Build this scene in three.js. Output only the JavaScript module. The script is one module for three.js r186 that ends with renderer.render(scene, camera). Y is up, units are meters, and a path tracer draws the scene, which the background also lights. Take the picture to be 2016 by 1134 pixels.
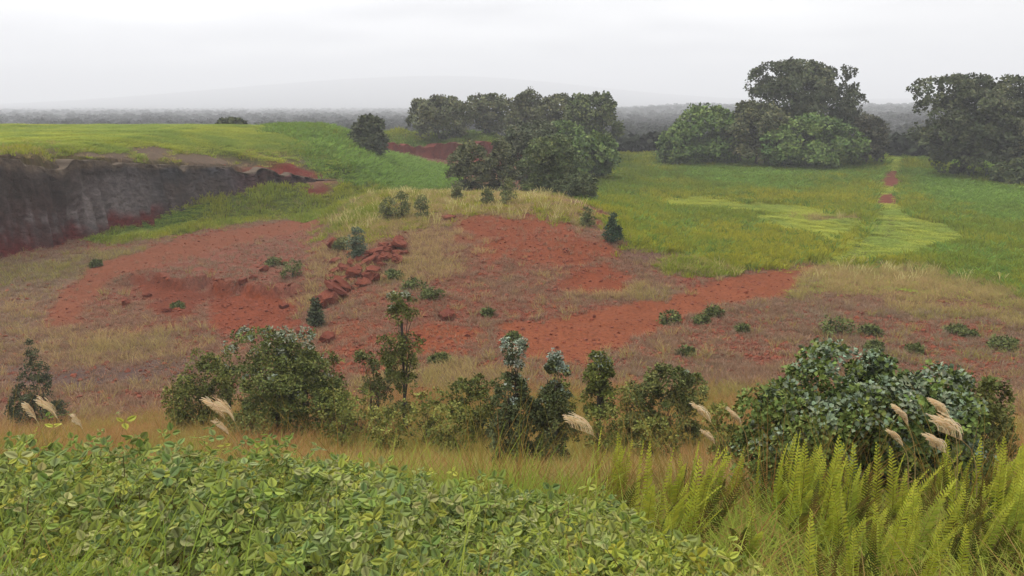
import * as THREE from 'three';
import { toCreasedNormals, mergeVertices } from 'three/addons/utils/BufferGeometryUtils.js';

// ---------------------------------------------------------------- camera, sky, sun, exposure
const PW = 2016, PH = 1134, FOCAL = 1575, PITCH = THREE.MathUtils.degToRad(12.9), EYE = 8;
const scene = new THREE.Scene();
const camera = new THREE.PerspectiveCamera(THREE.MathUtils.radToDeg(2 * Math.atan(PH / 2 / FOCAL)), PW / PH, 0.05, 20000);
camera.position.set(0, EYE, 0);
camera.rotation.set(-PITCH, 0, 0);
const renderer = new THREE.WebGLRenderer({ antialias: true });
renderer.toneMapping = THREE.LinearToneMapping;
renderer.toneMappingExposure = 1.12;
renderer.shadowMap.enabled = true;

// small helpers used everywhere
function rng(seed) { let a = seed >>> 0; return () => { a = (a + 0x6D2B79F5) | 0; let t = Math.imul(a ^ (a >>> 15), 1 | a); t = (t + Math.imul(t ^ (t >>> 7), 61 | t)) ^ t; return ((t ^ (t >>> 14)) >>> 0) / 4294967296; }; }
const clamp = (x, a, b) => (x < a ? a : x > b ? b : x);
const ss = (a, b, x) => { const t = clamp((x - a) / (b - a), 0, 1); return t * t * (3 - 2 * t); };
const lerp = (a, b, t) => a + (b - a) * t;
function hash2(i, j) { let h = Math.imul(i, 374761393) ^ Math.imul(j, 668265263); h = Math.imul(h ^ (h >>> 13), 1274126177); return ((h ^ (h >>> 16)) >>> 0) / 4294967296; }
function vnoise(x, y) { // smooth value noise, -1..1
  const i = Math.floor(x), j = Math.floor(y), fx = x - i, fy = y - j, u = fx * fx * (3 - 2 * fx), v = fy * fy * (3 - 2 * fy);
  return lerp(lerp(hash2(i, j), hash2(i + 1, j), u), lerp(hash2(i, j + 1), hash2(i + 1, j + 1), u), v) * 2 - 1;
}
function fbm(x, y, n = 4) { let s = 0, a = 0.5; for (let k = 0; k < n; k++) { s += a * vnoise(x, y); x = x * 2.03 + 17.1; y = y * 2.03 - 9.7; a *= 0.5; } return s; }
function table(rows) { // smooth interpolation in a table of [x, y]
  return (x) => {
    if (x <= rows[0][0]) return rows[0][1];
    for (let k = 1; k < rows.length; k++) if (x <= rows[k][0]) { const t = (x - rows[k - 1][0]) / (rows[k][0] - rows[k - 1][0]); return lerp(rows[k - 1][1], rows[k][1], t); }
    return rows[rows.length - 1][1];
  };
}

// overcast sky: brighter overhead, thick soft cloud decks, a little brighter towards the hidden sun
const SUN = new THREE.Vector3(-0.5, 0.95, -0.28).normalize();
{
  const w = 1024, h = 512, data = new Float32Array(w * h * 4);
  for (let j = 0; j < h; j++) {
    const el = ((j + 0.5) / h - 0.5) * Math.PI, y = Math.sin(el), c = Math.cos(el);
    for (let i = 0; i < w; i++) {
      const az = ((i + 0.5) / w - 0.5) * 2 * Math.PI, x = Math.cos(az) * c, z = Math.sin(az) * c, yy = Math.max(y, 0);
      const k = 1 / (yy + 0.10), px = x * k, pz = z * k;
      const cl = 0.65 * fbm(px * 0.55 + 3.1, pz * 0.9 - 1.7, 4) + 0.5 * fbm(px * 1.7 + 8.2, pz * 2.6 + 4.4, 4);
      const toSun = x * SUN.x + y * SUN.y + z * SUN.z;
      let L = 0.98 * (1 + 1.5 * yy) * (1 + 0.42 * cl) * (0.73 + 0.66 * toSun);
      const cool = clamp(0.5 + 0.9 * cl, 0, 1);
      const o = (j * w + i) * 4;
      data[o] = L * lerp(0.985, 1.0, cool); data[o + 1] = L * lerp(0.99, 0.997, cool); data[o + 2] = L * lerp(1.02, 0.985, cool); data[o + 3] = 1;
    }
  }
  const t = new THREE.DataTexture(data, w, h, THREE.RGBAFormat, THREE.FloatType);
  t.mapping = THREE.EquirectangularReflectionMapping; t.magFilter = THREE.LinearFilter; t.minFilter = THREE.LinearFilter; t.wrapS = THREE.RepeatWrapping; t.needsUpdate = true;
  scene.background = t; scene.environment = t;
}
const sun = new THREE.DirectionalLight(new THREE.Color(1.0, 0.965, 0.9), 1.5);
sun.position.copy(SUN).multiplyScalar(200); sun.target.position.set(0, 0, -40);
sun.position.add(sun.target.position);
sun.castShadow = true; sun.shadow.radius = 22; sun.shadow.mapSize.set(4096, 4096);
Object.assign(sun.shadow.camera, { left: -90, right: 90, top: 90, bottom: -90, near: 1, far: 500 });
scene.add(sun, sun.target);
scene.fog = new THREE.FogExp2(0xe6e7ea, 0.00086);

// ---------------------------------------------------------------- palette: base colours, linear
const lin = (c) => (c <= 0.04045 ? c / 12.92 : Math.pow((c + 0.055) / 1.055, 2.4));
const K = 1.9;
const P = (r, g, b, k = 1) => [k * lin(r / 255) / K, k * lin(g / 255) / K, k * lin(b / 255) / K];

// ---------------------------------------------------------------- lie of the land (x right, D forward = -z, metres)
const rimProfile = table([[-60, 0], [-20, 5.6], [0, 6.35], [2.5, 5.9], [4.5, 5.25], [6, 4.6], [8, 3.7], [11, 2.5], [15, 1.3], [17.5, 0.75], [20, 0.38], [23, 0.12], [27, 0]]);
const cliffD = table([[-80, 22], [-45, 36], [-35, 41], [-29, 44.7], [-27.3, 48.3], [-26, 52.3], [-24.6, 55.5], [-23, 58.2], [-22, 59.6], [-19.5, 62.2], [-15.5, 65.3], [-13, 67], [0, 74]]);
const cliffBase = table([[-40, -0.7], [-29, -0.45], [-26.6, -0.3], [-25.8, 0.4], [-24.2, 1.0], [-23, 1.5], [-22.1, 1.75], [-19.5, 1.95], [-15.5, 2.0], [-13, 1.9]]);
const cliffTop = table([[-40, 5.2], [-29, 5.1], [-27.3, 4.6], [-25.8, 4.3], [-23, 3.6], [-19.5, 3.1], [-15.5, 2.5], [-13, 2.2]]);
const bankWidth = table([[-40, 1], [-29, 1.5], [-26.6, 3], [-24, 3.9], [-21.4, 5], [-15, 5.5]]);
const scarpD = table([[-30, 43], [-24, 41], [-19, 39.6], [-16.5, 38.6], [-15, 39.3], [-14.4, 37.6], [-11, 37.3], [-9.6, 36.5], [-6, 34]]);
const moundEdge = (D) => lerp(-7, -12.5, clamp((D - 32) / 23, 0, 1));
const bump = (x, D, cx, cD, r, h) => { const q = ((x - cx) ** 2 + (D - cD) ** 2) / (r * r); return q < 9 ? h * Math.exp(-q) : 0; };
function plateauMask(x, D) { // 0 below the cliff, 1 on the plateau
  const s = D - cliffD(x), wide = lerp(0.5, 6, ss(-17, -12, x));
  return ss(0.7, 0.7 + wide, s) * ss(-7.5, -17, x + 0.19 * (D - 66));
}
const CUT = 101; // the red cut bank behind the swale
function cutLine(x) { return CUT + 0.25 * (x + 12) + 1.5 * vnoise(x * 0.35, 3.3) + 0.9 * vnoise(x * 1.1, 8.3); }
function H(x, D) {
  const r = Math.hypot(x, D);
  // floor of the pit: a low left part behind an eroded scarp, the central mound, the meadow
  const sl = D - scarpD(x) + 0.7 * vnoise(x * 0.8, D * 0.3) + 0.3 * vnoise(x * 2.6, D * 1.2);
  const sharp = ss(-22, -18, x) * ss(-7, -10, x);
  const left = -0.95 + 0.6 * ss(lerp(-3, -0.35, sharp), lerp(3, 0.35, sharp), sl) + 0.2 * ss(42, 50, D);
  const e = moundEdge(D);
  let right = 1.9 * ss(28.5, 51, D) * (1 - ss(54, 70, D)) * (1 - ss(1, 14, x)) * ss(e - 4, e + 4, x) + 1.3 * ss(48, 110, D);
  right += bump(x, D, 4.6, 40.5, 2.6, 0.55) + bump(x, D, 2, 49, 4, 0.3) + bump(x, D, -3, 31.5, 1.8, 0.25) + bump(x, D, 38, 106, 16, 0.7);
  let f = lerp(right, left + (D > 60 ? 1.3 * ss(48, 110, D) : 0), ss(e + 1.5, e - 3.5, x));
  if (D < 26) f *= ss(10, 24, D);
  // the grassy bank against the cliff
  const s = D - cliffD(x);
  if (x < -6) {
    const bw = bankWidth(x), bk = ss(-bw, 0.2, s) * ss(-8, -14, x);
    f = lerp(f, Math.max(f, cliffBase(x)), bk);
    const m = plateauMask(x, D);
    if (m > 0) {
      const p = lerp(cliffTop(x), 5.9, Math.pow(clamp((s - 0.7) / (84 - cliffD(x)), 0, 1), 0.85)) - 5.6 * ss(86, 128, D) + 0.22 * fbm(x * 0.13, D * 0.16, 3)
        - 0.5 * ss(0.35, 0.6, fbm(x * 0.22 + 5, D * 0.5, 3) + 0.35) * ss(9, 3, s);
      f = lerp(f, p, m);
    }
  }
  // second, farther plateau behind the swale, cut by a red bank
  const t2 = ss(0.5, 1.2, D - cutLine(x)) * ss(4, -4, x) * ss(-60, -30, x);
  if (t2 > 0) { const p2 = lerp(3.3, 4.4, ss(CUT, 116, D)) - 4.2 * ss(120, 142, D) + 0.55 * vnoise(x * 0.45, D * 0.2) + 0.25 * vnoise(x * 1.3, 5); f = Math.max(f, lerp(f, p2, t2)); }
  f += rimProfile(D) * (r > 120 ? ss(200, 120, r) : 1);
  // the lava plain beyond, rising to the right, and the long flank of the mountain
  if (r > 105) {
    const az = Math.atan2(x, D), out = ss(112, 134, r);
    let far = -0.4 + (0.5 * fbm(x * 0.03, D * 0.03, 3) + 0.25 * fbm(x * 0.11, D * 0.11, 2)) * ss(115, 150, r);
    far += 0.9 * ss(250, 900, r) * fbm(x * 0.006, D * 0.006, 3);
    far += (7.0 * ss(420, 1000, r) + 5 * ss(150, 420, r) * ss(0.3, 0.62, az)) * ss(0.02, 0.24, az) * (1 + 0.3 * vnoise(az * 14, 2.2));
    far += r * ss(2100, 3950, r) * (0.002 + 0.034 * ss(-0.62, -0.08, az) * (1 - 0.85 * ss(-0.08, 0.3, az))) * ss(-1.0, -0.6, az);
    f = lerp(f, far, out);
  }
  if (r < 115) f += (0.06 + 0.09 * ss(24, 30, D) * ss(62, 50, D)) * fbm(x * 1.1, D * 1.1, 3) * ss(4, 12, D) + 0.14 * fbm(x * 0.16 + 4, D * 0.16, 3) * ss(20, 40, D);
  return f;
}
const cP = Math.cos(PITCH), sP = Math.sin(PITCH);
function G(px, py) { // where the line of sight through a point of the photograph meets the land: [x, D]
  const u = (px - PW / 2) / FOCAL, v = (PH / 2 - py) / FOCAL, dy = v * cP - sP, dD = cP + v * sP;
  let t = 3, step = 0.25, last = 3;
  while (t < 3000) {
    if (EYE + dy * t < H(u * t, dD * t)) { let a = last, b = t; for (let k = 0; k < 18; k++) { const m = (a + b) / 2; if (EYE + dy * m < H(u * m, dD * m)) b = m; else a = m; } return [u * b, dD * b]; }
    last = t; t += step; step = Math.max(0.25, t * 0.006);
  }
  return [u * 3000, dD * 3000];
}
const atD = (px, D) => { const h = 3; return [((px - PW / 2) / FOCAL) * (D * cP + (EYE - h) * sP), D]; }; // a point a known distance ahead
const pixel = (D, h = 2) => (D * cP + (EYE - h) * sP) / FOCAL; // metres per photograph pixel there

// ---------------------------------------------------------------- ground cover: soft-edged patches in the world, each with a colour and plants
const KINDS = ['fern', 'lawn', 'dry', 'tan', 'lush', 'straw', 'stone'];
const layers = [];
function patch(points, color, soft, rough, plants, opt = {}) {
  const w = points.map(([a, b]) => (opt.world ? [a, b] : G(a, b)));
  let x0 = 1e9, x1 = -1e9, d0 = 1e9, d1 = -1e9;
  for (const [x, d] of w) { x0 = Math.min(x0, x); x1 = Math.max(x1, x); d0 = Math.min(d0, d); d1 = Math.max(d1, d); }
  const m = soft + rough + 0.5;
  layers.push({ w, x0: x0 - m, x1: x1 + m, d0: d0 - m, d1: d1 + m, color, soft, rough, plants, strength: opt.strength ?? 1, freq: opt.freq ?? 1, var: opt.var ?? 0.18 });
}
function inside(w, x, y) { // signed distance, positive inside
  let best = 1e18, within = false;
  for (let i = 0, j = w.length - 1; i < w.length; j = i++) {
    const ax = w[j][0], ay = w[j][1], bx = w[i][0], by = w[i][1], ex = bx - ax, ey = by - ay;
    const t = clamp(((x - ax) * ex + (y - ay) * ey) / (ex * ex + ey * ey + 1e-12), 0, 1), qx = x - ax - ex * t, qy = y - ay - ey * t, q = qx * qx + qy * qy;
    if (q < best) best = q;
    if ((ay > y) !== (by > y) && x < ax + (y - ay) / (by - ay) * ex) within = !within;
  }
  return (within ? 1 : -1) * Math.sqrt(best);
}
const SOIL = P(134, 94, 72), RED = P(146, 74, 50), RED2 = P(140, 78, 58), GREY = P(136, 112, 90), BROWN = P(138, 102, 74), SHADED_LITTER = P(92, 96, 38, 0.75), LAWN = P(132, 148, 44, 1.0), LAVA = P(66, 64, 60), CINDER = P(74, 62, 56), STRAW = P(140, 120, 68, 0.9);  // meadow ground: brownish litter, darkened to paint in the shade between ferns
const cover = { c: [0, 0, 0], v: new Float32Array(KINDS.length) };
function coverAt(x, D) {
  const { c, v } = cover, r = Math.hypot(x, D);
  const n1 = fbm(x * 0.35, D * 0.35, 4), n2 = fbm(x * 1.7 + 7, D * 1.7 - 3, 3), n3 = vnoise(x * 6.1, D * 6.1);
  const k0 = ss(-0.25, 0.35, n1 + 0.4 * n2);
  for (let i = 0; i < 3; i++) c[i] = lerp(SOIL[i], RED2[i], k0 * 0.75) * (1 + 0.22 * n2 + 0.1 * n3);
  v.fill(0); v[2] = 1.0 - 0.5 * k0; v[6] = 0.5 + 0.5 * k0; v[5] = 0.03;
  const blend = (col, a, plants, vr) => { if (a <= 0) return; const q = 1 + vr * (n2 + 0.6 * n1) + 0.5 * vr * n3; for (let i = 0; i < 3; i++) c[i] = lerp(c[i], col[i] * q, a); for (let i = 0; i < v.length; i++) v[i] = lerp(v[i], plants[KINDS[i]] || 0, a); };
  const pm = x < -4 ? plateauMask(x, D) : 0;
  if (pm > 0) {
    const s = D - cliffD(x), edge = ss(8.5, 2.5, s - 4 * n1 - 3 * ss(-26, -31, x)), bare = ss(0.02, 0.2, fbm(x * 0.22 + 5, D * 0.5, 3) + 0.3 * n2) * ss(10, 4, s);
    blend(LAWN, pm, { lawn: 1.4 }, 0.12);
    blend(P(120, 112, 52), pm * edge, { fern: 0.5, straw: 0.5, dry: 0.4 }, 0.2);
    blend(P(104, 88, 68), pm * Math.max(bare, ss(2.2, 1.0, s + 0.8 * n2)), { dry: 0.25, stone: 0.2 }, 0.2);
    blend(P(128, 50, 40), pm * ss(-22, -18, x) * ss(3.4, 2.2, s + n1), { dry: 0.2 }, 0.15);
  }
  const t2 = ss(0.3, 1.4, D - cutLine(x)) * ss(4, -4, x) * ss(-40, -24, x);
  blend(P(118, 124, 44), t2, { fern: 0.8, lawn: 0.5 }, 0.2);
  if (D < 30) {
    const nearW = ss(21.5, 17.5, D + 3 * n1 - 0.05 * x + (x > 6 ? (x - 6) * 0.35 : 0));
    blend(BROWN, nearW, { tan: 0.8, straw: 0.3, dry: 0.7 }, 0.25);
    blend(P(92, 80, 48), ss(8.5, 6, D + n1), { tan: 0.3, straw: 0.2 }, 0.2);
  }
  for (const l of layers) {
    if (x < l.x0 || x > l.x1 || D < l.d0 || D > l.d1) continue;
    const d = inside(l.w, x, D) + l.rough * (1.1 * fbm(x * 0.8 * l.freq + l.x0, D * 0.8 * l.freq, 3) + 0.6 * n2);
    blend(l.color, l.strength * ss(-l.soft, l.soft, d), l.plants, l.var);
  }
  if (r > 108) blend(LAVA, ss(112, 124, r + 8 * n1 + (t2 > 0.5 ? -16 : 0) + (pm > 0.5 ? -10 : 0)), { dry: 0.4 }, 0.22);
  return cover;
}
// photograph outlines turned into places on the land
const FERN = { fern: 1, lush: 0.06 };
patch([[6, 78], [40, 74], [90, 66], [100, 108], [50, 113], [6, 112]], P(96, 112, 38, 0.9), 2, 2, { fern: 0.8, lush: 0.5 }, { world: true });
patch([[1150, 306], [1230, 302], [1310, 312], [1480, 318], [1690, 300], [1730, 291], [1790, 291], [1850, 330], [2016, 350], [2400, 380], [2400, 660], [2016, 592], [1950, 562], [1870, 556], [1750, 545], [1650, 522], [1590, 520], [1470, 535], [1400, 520], [1310, 498], [1225, 495], [1200, 440], [1165, 405], [1130, 390]], SHADED_LITTER, 0.7, 0.9, FERN, { var: 0.2 });
patch([[1330, 322], [1690, 305], [1740, 330], [1700, 360], [1500, 372], [1350, 350]], P(84, 104, 30, 0.8), 3, 3, { fern: 0.55, lush: 0.6 });
patch([[1800, 335], [1880, 360], [2016, 370], [2300, 400], [2300, 480], [2016, 440], [1900, 420], [1810, 380]], P(82, 118, 44, 0.8), 2, 2, { lush: 0.9, fern: 0.3 });
patch([[1290, 395], [1380, 385], [1460, 400], [1560, 405], [1640, 415], [1600, 425], [1440, 415], [1330, 410]], LAWN, 1.1, 1.3, { lawn: 1 });
patch([[1470, 430], [1600, 412], [1690, 428], [1705, 450], [1665, 488], [1620, 480], [1560, 458]], LAWN, 1.0, 1.1, { lawn: 1 });
patch([[1590, 524], [1650, 503], [1715, 440], [1728, 400], [1740, 335], [1758, 291], [1792, 291], [1775, 335], [1772, 400], [1800, 428], [1860, 440], [1915, 470], [1800, 503], [1700, 517]], LAWN, 0.5, 0.5, { lawn: 0.5 });
patch([[1600, 522], [1660, 502], [1712, 462], [1730, 420], [1738, 420], [1722, 466], [1672, 505], [1620, 522]], P(92, 104, 34, 0.8), 0.25, 0.2, { lawn: 0.25 });
patch([[1660, 512], [1720, 485], [1748, 450], [1752, 425], [1760, 425], [1758, 455], [1730, 488], [1680, 512]], P(116, 112, 48, 0.8), 0.25, 0.2, { lawn: 0.2 });
patch([[1740, 338], [1770, 336], [1772, 366], [1736, 371]], P(132, 72, 58), 0.4, 0.3, {});
patch([[1727, 383], [1768, 380], [1766, 402], [1722, 402]], P(138, 74, 58), 0.4, 0.3, {});
patch([[1560, 425], [1690, 424], [1700, 432], [1600, 436]], STRAW, 0.8, 0.6, { straw: 0.6 });
patch([[1620, 530], [1700, 520], [1850, 530], [1950, 565], [2016, 595], [1980, 605], [1880, 590], [1700, 570], [1560, 580], [1560, 555]], P(140, 120, 68), 1.4, 1.6, { straw: 0.8, lawn: 0.3, dry: 0.3 });
patch([[1750, 590], [1900, 585], [2016, 615], [2300, 680], [2300, 720], [2016, 650], [1900, 625], [1800, 615]], P(146, 120, 84), 1.2, 1.2, { straw: 0.4, dry: 0.6 });
patch([[1840, 592], [1920, 590], [1960, 606], [1880, 612]], P(134, 84, 66), 0.6, 0.5, {});
patch([[1290, 520], [1330, 505], [1400, 522], [1450, 540], [1380, 545], [1310, 540]], P(126, 126, 50), 0.5, 0.6, { fern: 0.5, straw: 0.7 });
patch([[1230, 498], [1310, 498], [1370, 500], [1330, 510], [1280, 520], [1230, 515]], P(128, 92, 82), 0.5, 0.5, { dry: 0.5 });
patch([[1602, 523], [1540, 530], [1400, 552], [1330, 578], [1200, 606], [1080, 630], [985, 640], [975, 672], [1040, 712], [1110, 722], [1190, 705], [1240, 665], [1330, 640], [1420, 602], [1545, 576], [1585, 545]], P(152, 86, 56), 0.3, 0.45, { stone: 0.25 }, { var: 0.1 });
patch([[1260, 590], [1330, 575], [1250, 560], [1130, 575], [1130, 590]], P(142, 112, 88), 0.6, 0.8, { straw: 0.35, dry: 0.9 });
patch([[880, 425], [1000, 420], [1110, 432], [1160, 470], [1220, 505], [1150, 530], [1060, 520], [960, 505], [890, 470]], P(146, 80, 52), 0.8, 1.0, { stone: 0.7, dry: 0.16 }, { var: 0.12 });
patch([[1095, 556], [1120, 530], [1200, 520], [1252, 545], [1230, 570], [1150, 580]], P(146, 78, 50), 0.4, 0.5, { stone: 0.4, dry: 0.08 }, { var: 0.1 });
patch([[780, 655], [850, 632], [940, 650], [920, 700], [840, 706], [770, 700]], P(150, 81, 50), 0.5, 0.6, { stone: 0.4, dry: 0.1 }, { var: 0.1 });
patch([[640, 640], [760, 640], [800, 720], [760, 760], [640, 740]], P(144, 82, 56), 0.6, 0.8, { stone: 0.7, dry: 0.3 });
patch([[740, 745], [900, 720], [1000, 745], [900, 770], [780, 775]], P(148, 118, 86), 1.1, 1.1, { straw: 0.3, dry: 0.9 });
// the low floor on the left
patch([[-300, 520], [150, 500], [240, 500], [160, 560], [110, 650], [200, 660], [420, 690], [480, 740], [-300, 780]], GREY, 1, 1.2, { dry: 1, straw: 0.1, stone: 0.3 }, { strength: 0.85 });
patch([[-200, 500], [100, 515], [200, 490], [330, 480], [250, 520], [150, 545], [-200, 580]], P(124, 106, 70), 1, 1.2, { straw: 0.35, dry: 1 });
patch([[90, 645], [110, 580], [170, 530], [300, 484], [450, 454], [610, 428], [640, 440], [520, 468], [420, 508], [300, 530], [220, 548], [165, 600], [160, 640]], P(144, 87, 62), 0.35, 0.5, { stone: 0.3, dry: 0.05 }, { var: 0.12 });
patch([[250, 545], [420, 490], [640, 436], [690, 480], [650, 560], [620, 640], [420, 660], [390, 600]], P(144, 88, 70), 0.8, 1.1, { stone: 0.7, dry: 0.5 }, { strength: 0.8 });
patch([[265, 540], [360, 552], [420, 568], [390, 622], [320, 632], [285, 590]], P(130, 70, 48), 0.3, 0.5, { stone: 0.6 });
patch([[405, 575], [480, 566], [570, 580], [600, 640], [490, 668], [420, 648]], P(142, 74, 48), 0.3, 0.5, { stone: 0.7 });
patch([[120, 690], [200, 660], [330, 655], [330, 700], [200, 712]], P(142, 118, 80), 1.2, 1.2, { straw: 0.3, dry: 0.8 });
patch([[0, 720], [160, 726], [400, 700], [420, 740], [150, 765], [0, 760]], P(112, 88, 78), 0.5, 0.5, { dry: 0.3, stone: 0.3 });
// mound crest with tall pale grass, and the grassy strip beside the slabs
patch([[640, 438], [690, 398], [790, 376], [900, 374], [1010, 380], [1130, 408], [1165, 445], [1090, 432], [1000, 420], [880, 424], [830, 450], [760, 462], [680, 486], [640, 470]], P(132, 118, 70), 1.2, 1.8, { straw: 0.8, fern: 0.3, dry: 0.3 });
patch([[660, 440], [700, 405], [770, 392], [760, 420], [700, 445]], P(128, 134, 52), 0.8, 1, { fern: 0.7, straw: 0.7 });
patch([[790, 470], [870, 435], [900, 480], [880, 545], [790, 560], [740, 560]], P(146, 114, 84), 1.5, 1.6, { straw: 0.4, dry: 0.9 });
patch([[630, 490], [700, 480], [730, 520], [640, 600], [600, 620], [600, 560]], P(126, 88, 66), 0.7, 0.8, { straw: 0.35, dry: 0.7, stone: 0.5 });
// the bank below the cliff and the swale
patch([[160, 472], [262, 434], [340, 408], [430, 370], [520, 360], [640, 372], [700, 356], [890, 332], [905, 372], [800, 378], [660, 424], [560, 430], [440, 444], [330, 464], [220, 482]], P(106, 116, 42, 0.9), 0.6, 0.7, { fern: 0.8, straw: 0.2, lawn: 0.2 });
patch([[180, 472], [262, 436], [350, 408], [420, 400], [380, 430], [270, 464]], P(96, 124, 36, 0.9), 0.6, 0.6, { lawn: 1.2 });
patch([[650, 345], [690, 305], [760, 300], [890, 330], [900, 370], [800, 374], [700, 366]], P(84, 118, 44, 0.85), 1.2, 1.2, { lush: 0.9, lawn: 0.3 });
patch([[590, 300], [640, 260], [700, 285], [720, 315], [660, 350], [630, 340]], P(100, 138, 52, 0.85), 1.5, 1.5, { lawn: 1.4, lush: 0.3 });
patch([[540, 262], [640, 248], [700, 262], [690, 285], [600, 275]], P(94, 112, 42, 0.85), 2, 2, { lush: 0.7, fern: 0.6 });
patch([[600, 372], [650, 366], [648, 384], [612, 384]], P(120, 54, 44), 0.4, 0.4, {});
for (const lens of [[[135, 320], [145, 300], [255, 299], [275, 320]], [[245, 292], [300, 284], [345, 300], [300, 322]], [[300, 304], [440, 312], [480, 334], [380, 336]]]) patch(lens, P(118, 98, 80), 0.35, 0.4, { dry: 0.12 });
patch([[0, 318], [130, 322], [140, 306], [0, 306]], P(104, 86, 68), 0.3, 0.4, { dry: 0.3 });
patch([[470, 338], [500, 328], [570, 334], [645, 346], [560, 356], [480, 352]], P(136, 66, 52), 0.35, 0.4, { dry: 0.1 });
patch([[1215, 290], [1305, 288], [1305, 300], [1215, 300]], P(124, 122, 52), 1.5, 1, { fern: 0.8 });
patch([[1190, 284], [1330, 280], [1330, 270], [1190, 274]], P(142, 116, 100), 4, 3, {});

// ---------------------------------------------------------------- textures: grain of cinder and soil
function grainTexture(size, seed, fn) {
  const d = new Uint8Array(size * size * 4);
  for (let j = 0; j < size; j++) for (let i = 0; i < size; i++) { const q = clamp(fn(i / size, j / size), 0, 1) * 255, o = (j * size + i) * 4; d[o] = d[o + 1] = d[o + 2] = q; d[o + 3] = 255; }
  const t = new THREE.DataTexture(d, size, size); t.wrapS = t.wrapT = THREE.RepeatWrapping; t.magFilter = THREE.LinearFilter; t.minFilter = THREE.LinearMipmapLinearFilter; t.generateMipmaps = true; t.needsUpdate = true; return t;
}
function tileNoise(u, v, f, s) { const x = u * f, y = v * f, i = Math.floor(x), j = Math.floor(y), fx = x - i, fy = y - j, a = fx * fx * (3 - 2 * fx), b = fy * fy * (3 - 2 * fy), h = (p, q) => hash2(((p % f) + f) % f + s * 131, ((q % f) + f) % f + s * 57); return lerp(lerp(h(i, j), h(i + 1, j), a), lerp(h(i, j + 1), h(i + 1, j + 1), a), b); }
const grain = grainTexture(512, 1, (u, v) => 0.30 * tileNoise(u, v, 24, 1) + 0.30 * tileNoise(u, v, 61, 2) + 0.25 * tileNoise(u, v, 128, 3) + 0.15 * tileNoise(u, v, 256, 4));
const speck = grainTexture(512, 2, (u, v) => 0.62 + 0.38 * (0.45 * tileNoise(u, v, 40, 5) + 0.3 * tileNoise(u, v, 100, 6) + 0.25 * tileNoise(u, v, 230, 7)) * 1.9 - 0.18);
const M = {};
M.ground = new THREE.MeshPhysicalMaterial({ vertexColors: true, specularIntensity: 0.12, roughness: 0.97, map: speck, bumpMap: grain, bumpScale: 0.07 });
M.cliff = new THREE.MeshPhysicalMaterial({ vertexColors: true, specularIntensity: 0.12, roughness: 0.97, map: speck, bumpMap: grain, bumpScale: 0.1 });
M.rock = new THREE.MeshPhysicalMaterial({ vertexColors: true, specularIntensity: 0.12, roughness: 0.95, bumpMap: grain, bumpScale: 0.05 });
M.leaf = new THREE.MeshPhysicalMaterial({ vertexColors: true, roughness: 0.7, specularIntensity: 0.25, side: THREE.DoubleSide });
M.soft = new THREE.MeshPhysicalMaterial({ vertexColors: true, roughness: 1, transmission: 0.35, thickness: 0, specularIntensity: 0.08, side: THREE.DoubleSide });
M.bark = new THREE.MeshPhysicalMaterial({ vertexColors: true, specularIntensity: 0.12, roughness: 0.95 });
M.plume = new THREE.MeshPhysicalMaterial({ vertexColors: true, roughness: 1, transmission: 0.4, thickness: 0, specularIntensity: 0.08, side: THREE.DoubleSide });

// ---------------------------------------------------------------- building helpers
class Mesher {
  constructor() { this.p = []; this.c = []; this.n = 0; this.i = []; }
  v(x, y, z, col) { this.p.push(x, y, z); this.c.push(col[0], col[1], col[2]); return this.n++; }
  tri(a, b, c) { this.i.push(a, b, c); }
  geo() {
    const g = new THREE.BufferGeometry();
    g.setAttribute('position', new THREE.Float32BufferAttribute(this.p, 3));
    g.setAttribute('color', new THREE.Float32BufferAttribute(this.c, 3));
    g.setIndex(this.i); g.computeVertexNormals(); return g;
  }
}
const V = (x, y, z) => new THREE.Vector3(x, y, z);
const used = {};
function numbered(name) { const k = used[name] = (used[name] ?? -1) + 1; return k ? name + '_' + String(k).padStart(3, '0') : name; }
function shade(o) { o.traverse((m) => { if (m.isMesh) { m.castShadow = true; m.receiveShadow = true; } }); return o; }
function part(name, geo, mat, parent) { const m = new THREE.Mesh(geo, mat); m.name = name; parent.add(m); return m; }
function thing(name, label, category, [x, y, z], group) { const o = new THREE.Group(); o.name = numbered(name); o.position.set(x, y, z); o.userData = { label, category }; if (group) o.userData.group = group; scene.add(o); return o; }
function structure(name, geo, mat, label) { const m = new THREE.Mesh(geo, mat); m.name = numbered(name); m.userData = { kind: 'structure', label, category: name.replace(/_/g, ' ') }; scene.add(m); return shade(m); }
const jit = (col, R, a = 0.2, h = 0.08) => { const q = 1 + (R() * 2 - 1) * a; return [col[0] * q * (1 + (R() * 2 - 1) * h), col[1] * q, col[2] * q * (1 + (R() * 2 - 1) * h)]; };
const mix = (a, b, t) => [lerp(a[0], b[0], t), lerp(a[1], b[1], t), lerp(a[2], b[2], t)];
const T1 = V(), T2 = V(), T3 = V(), UPV = V(0, 1, 0);
function frame(n) { // two vectors across n
  T2.set(Math.abs(n.y) > 0.9 ? 1 : 0, Math.abs(n.y) > 0.9 ? 0 : 1, 0).cross(n).normalize(); T3.copy(n).cross(T2); return [T2.clone(), T3.clone()];
}
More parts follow.
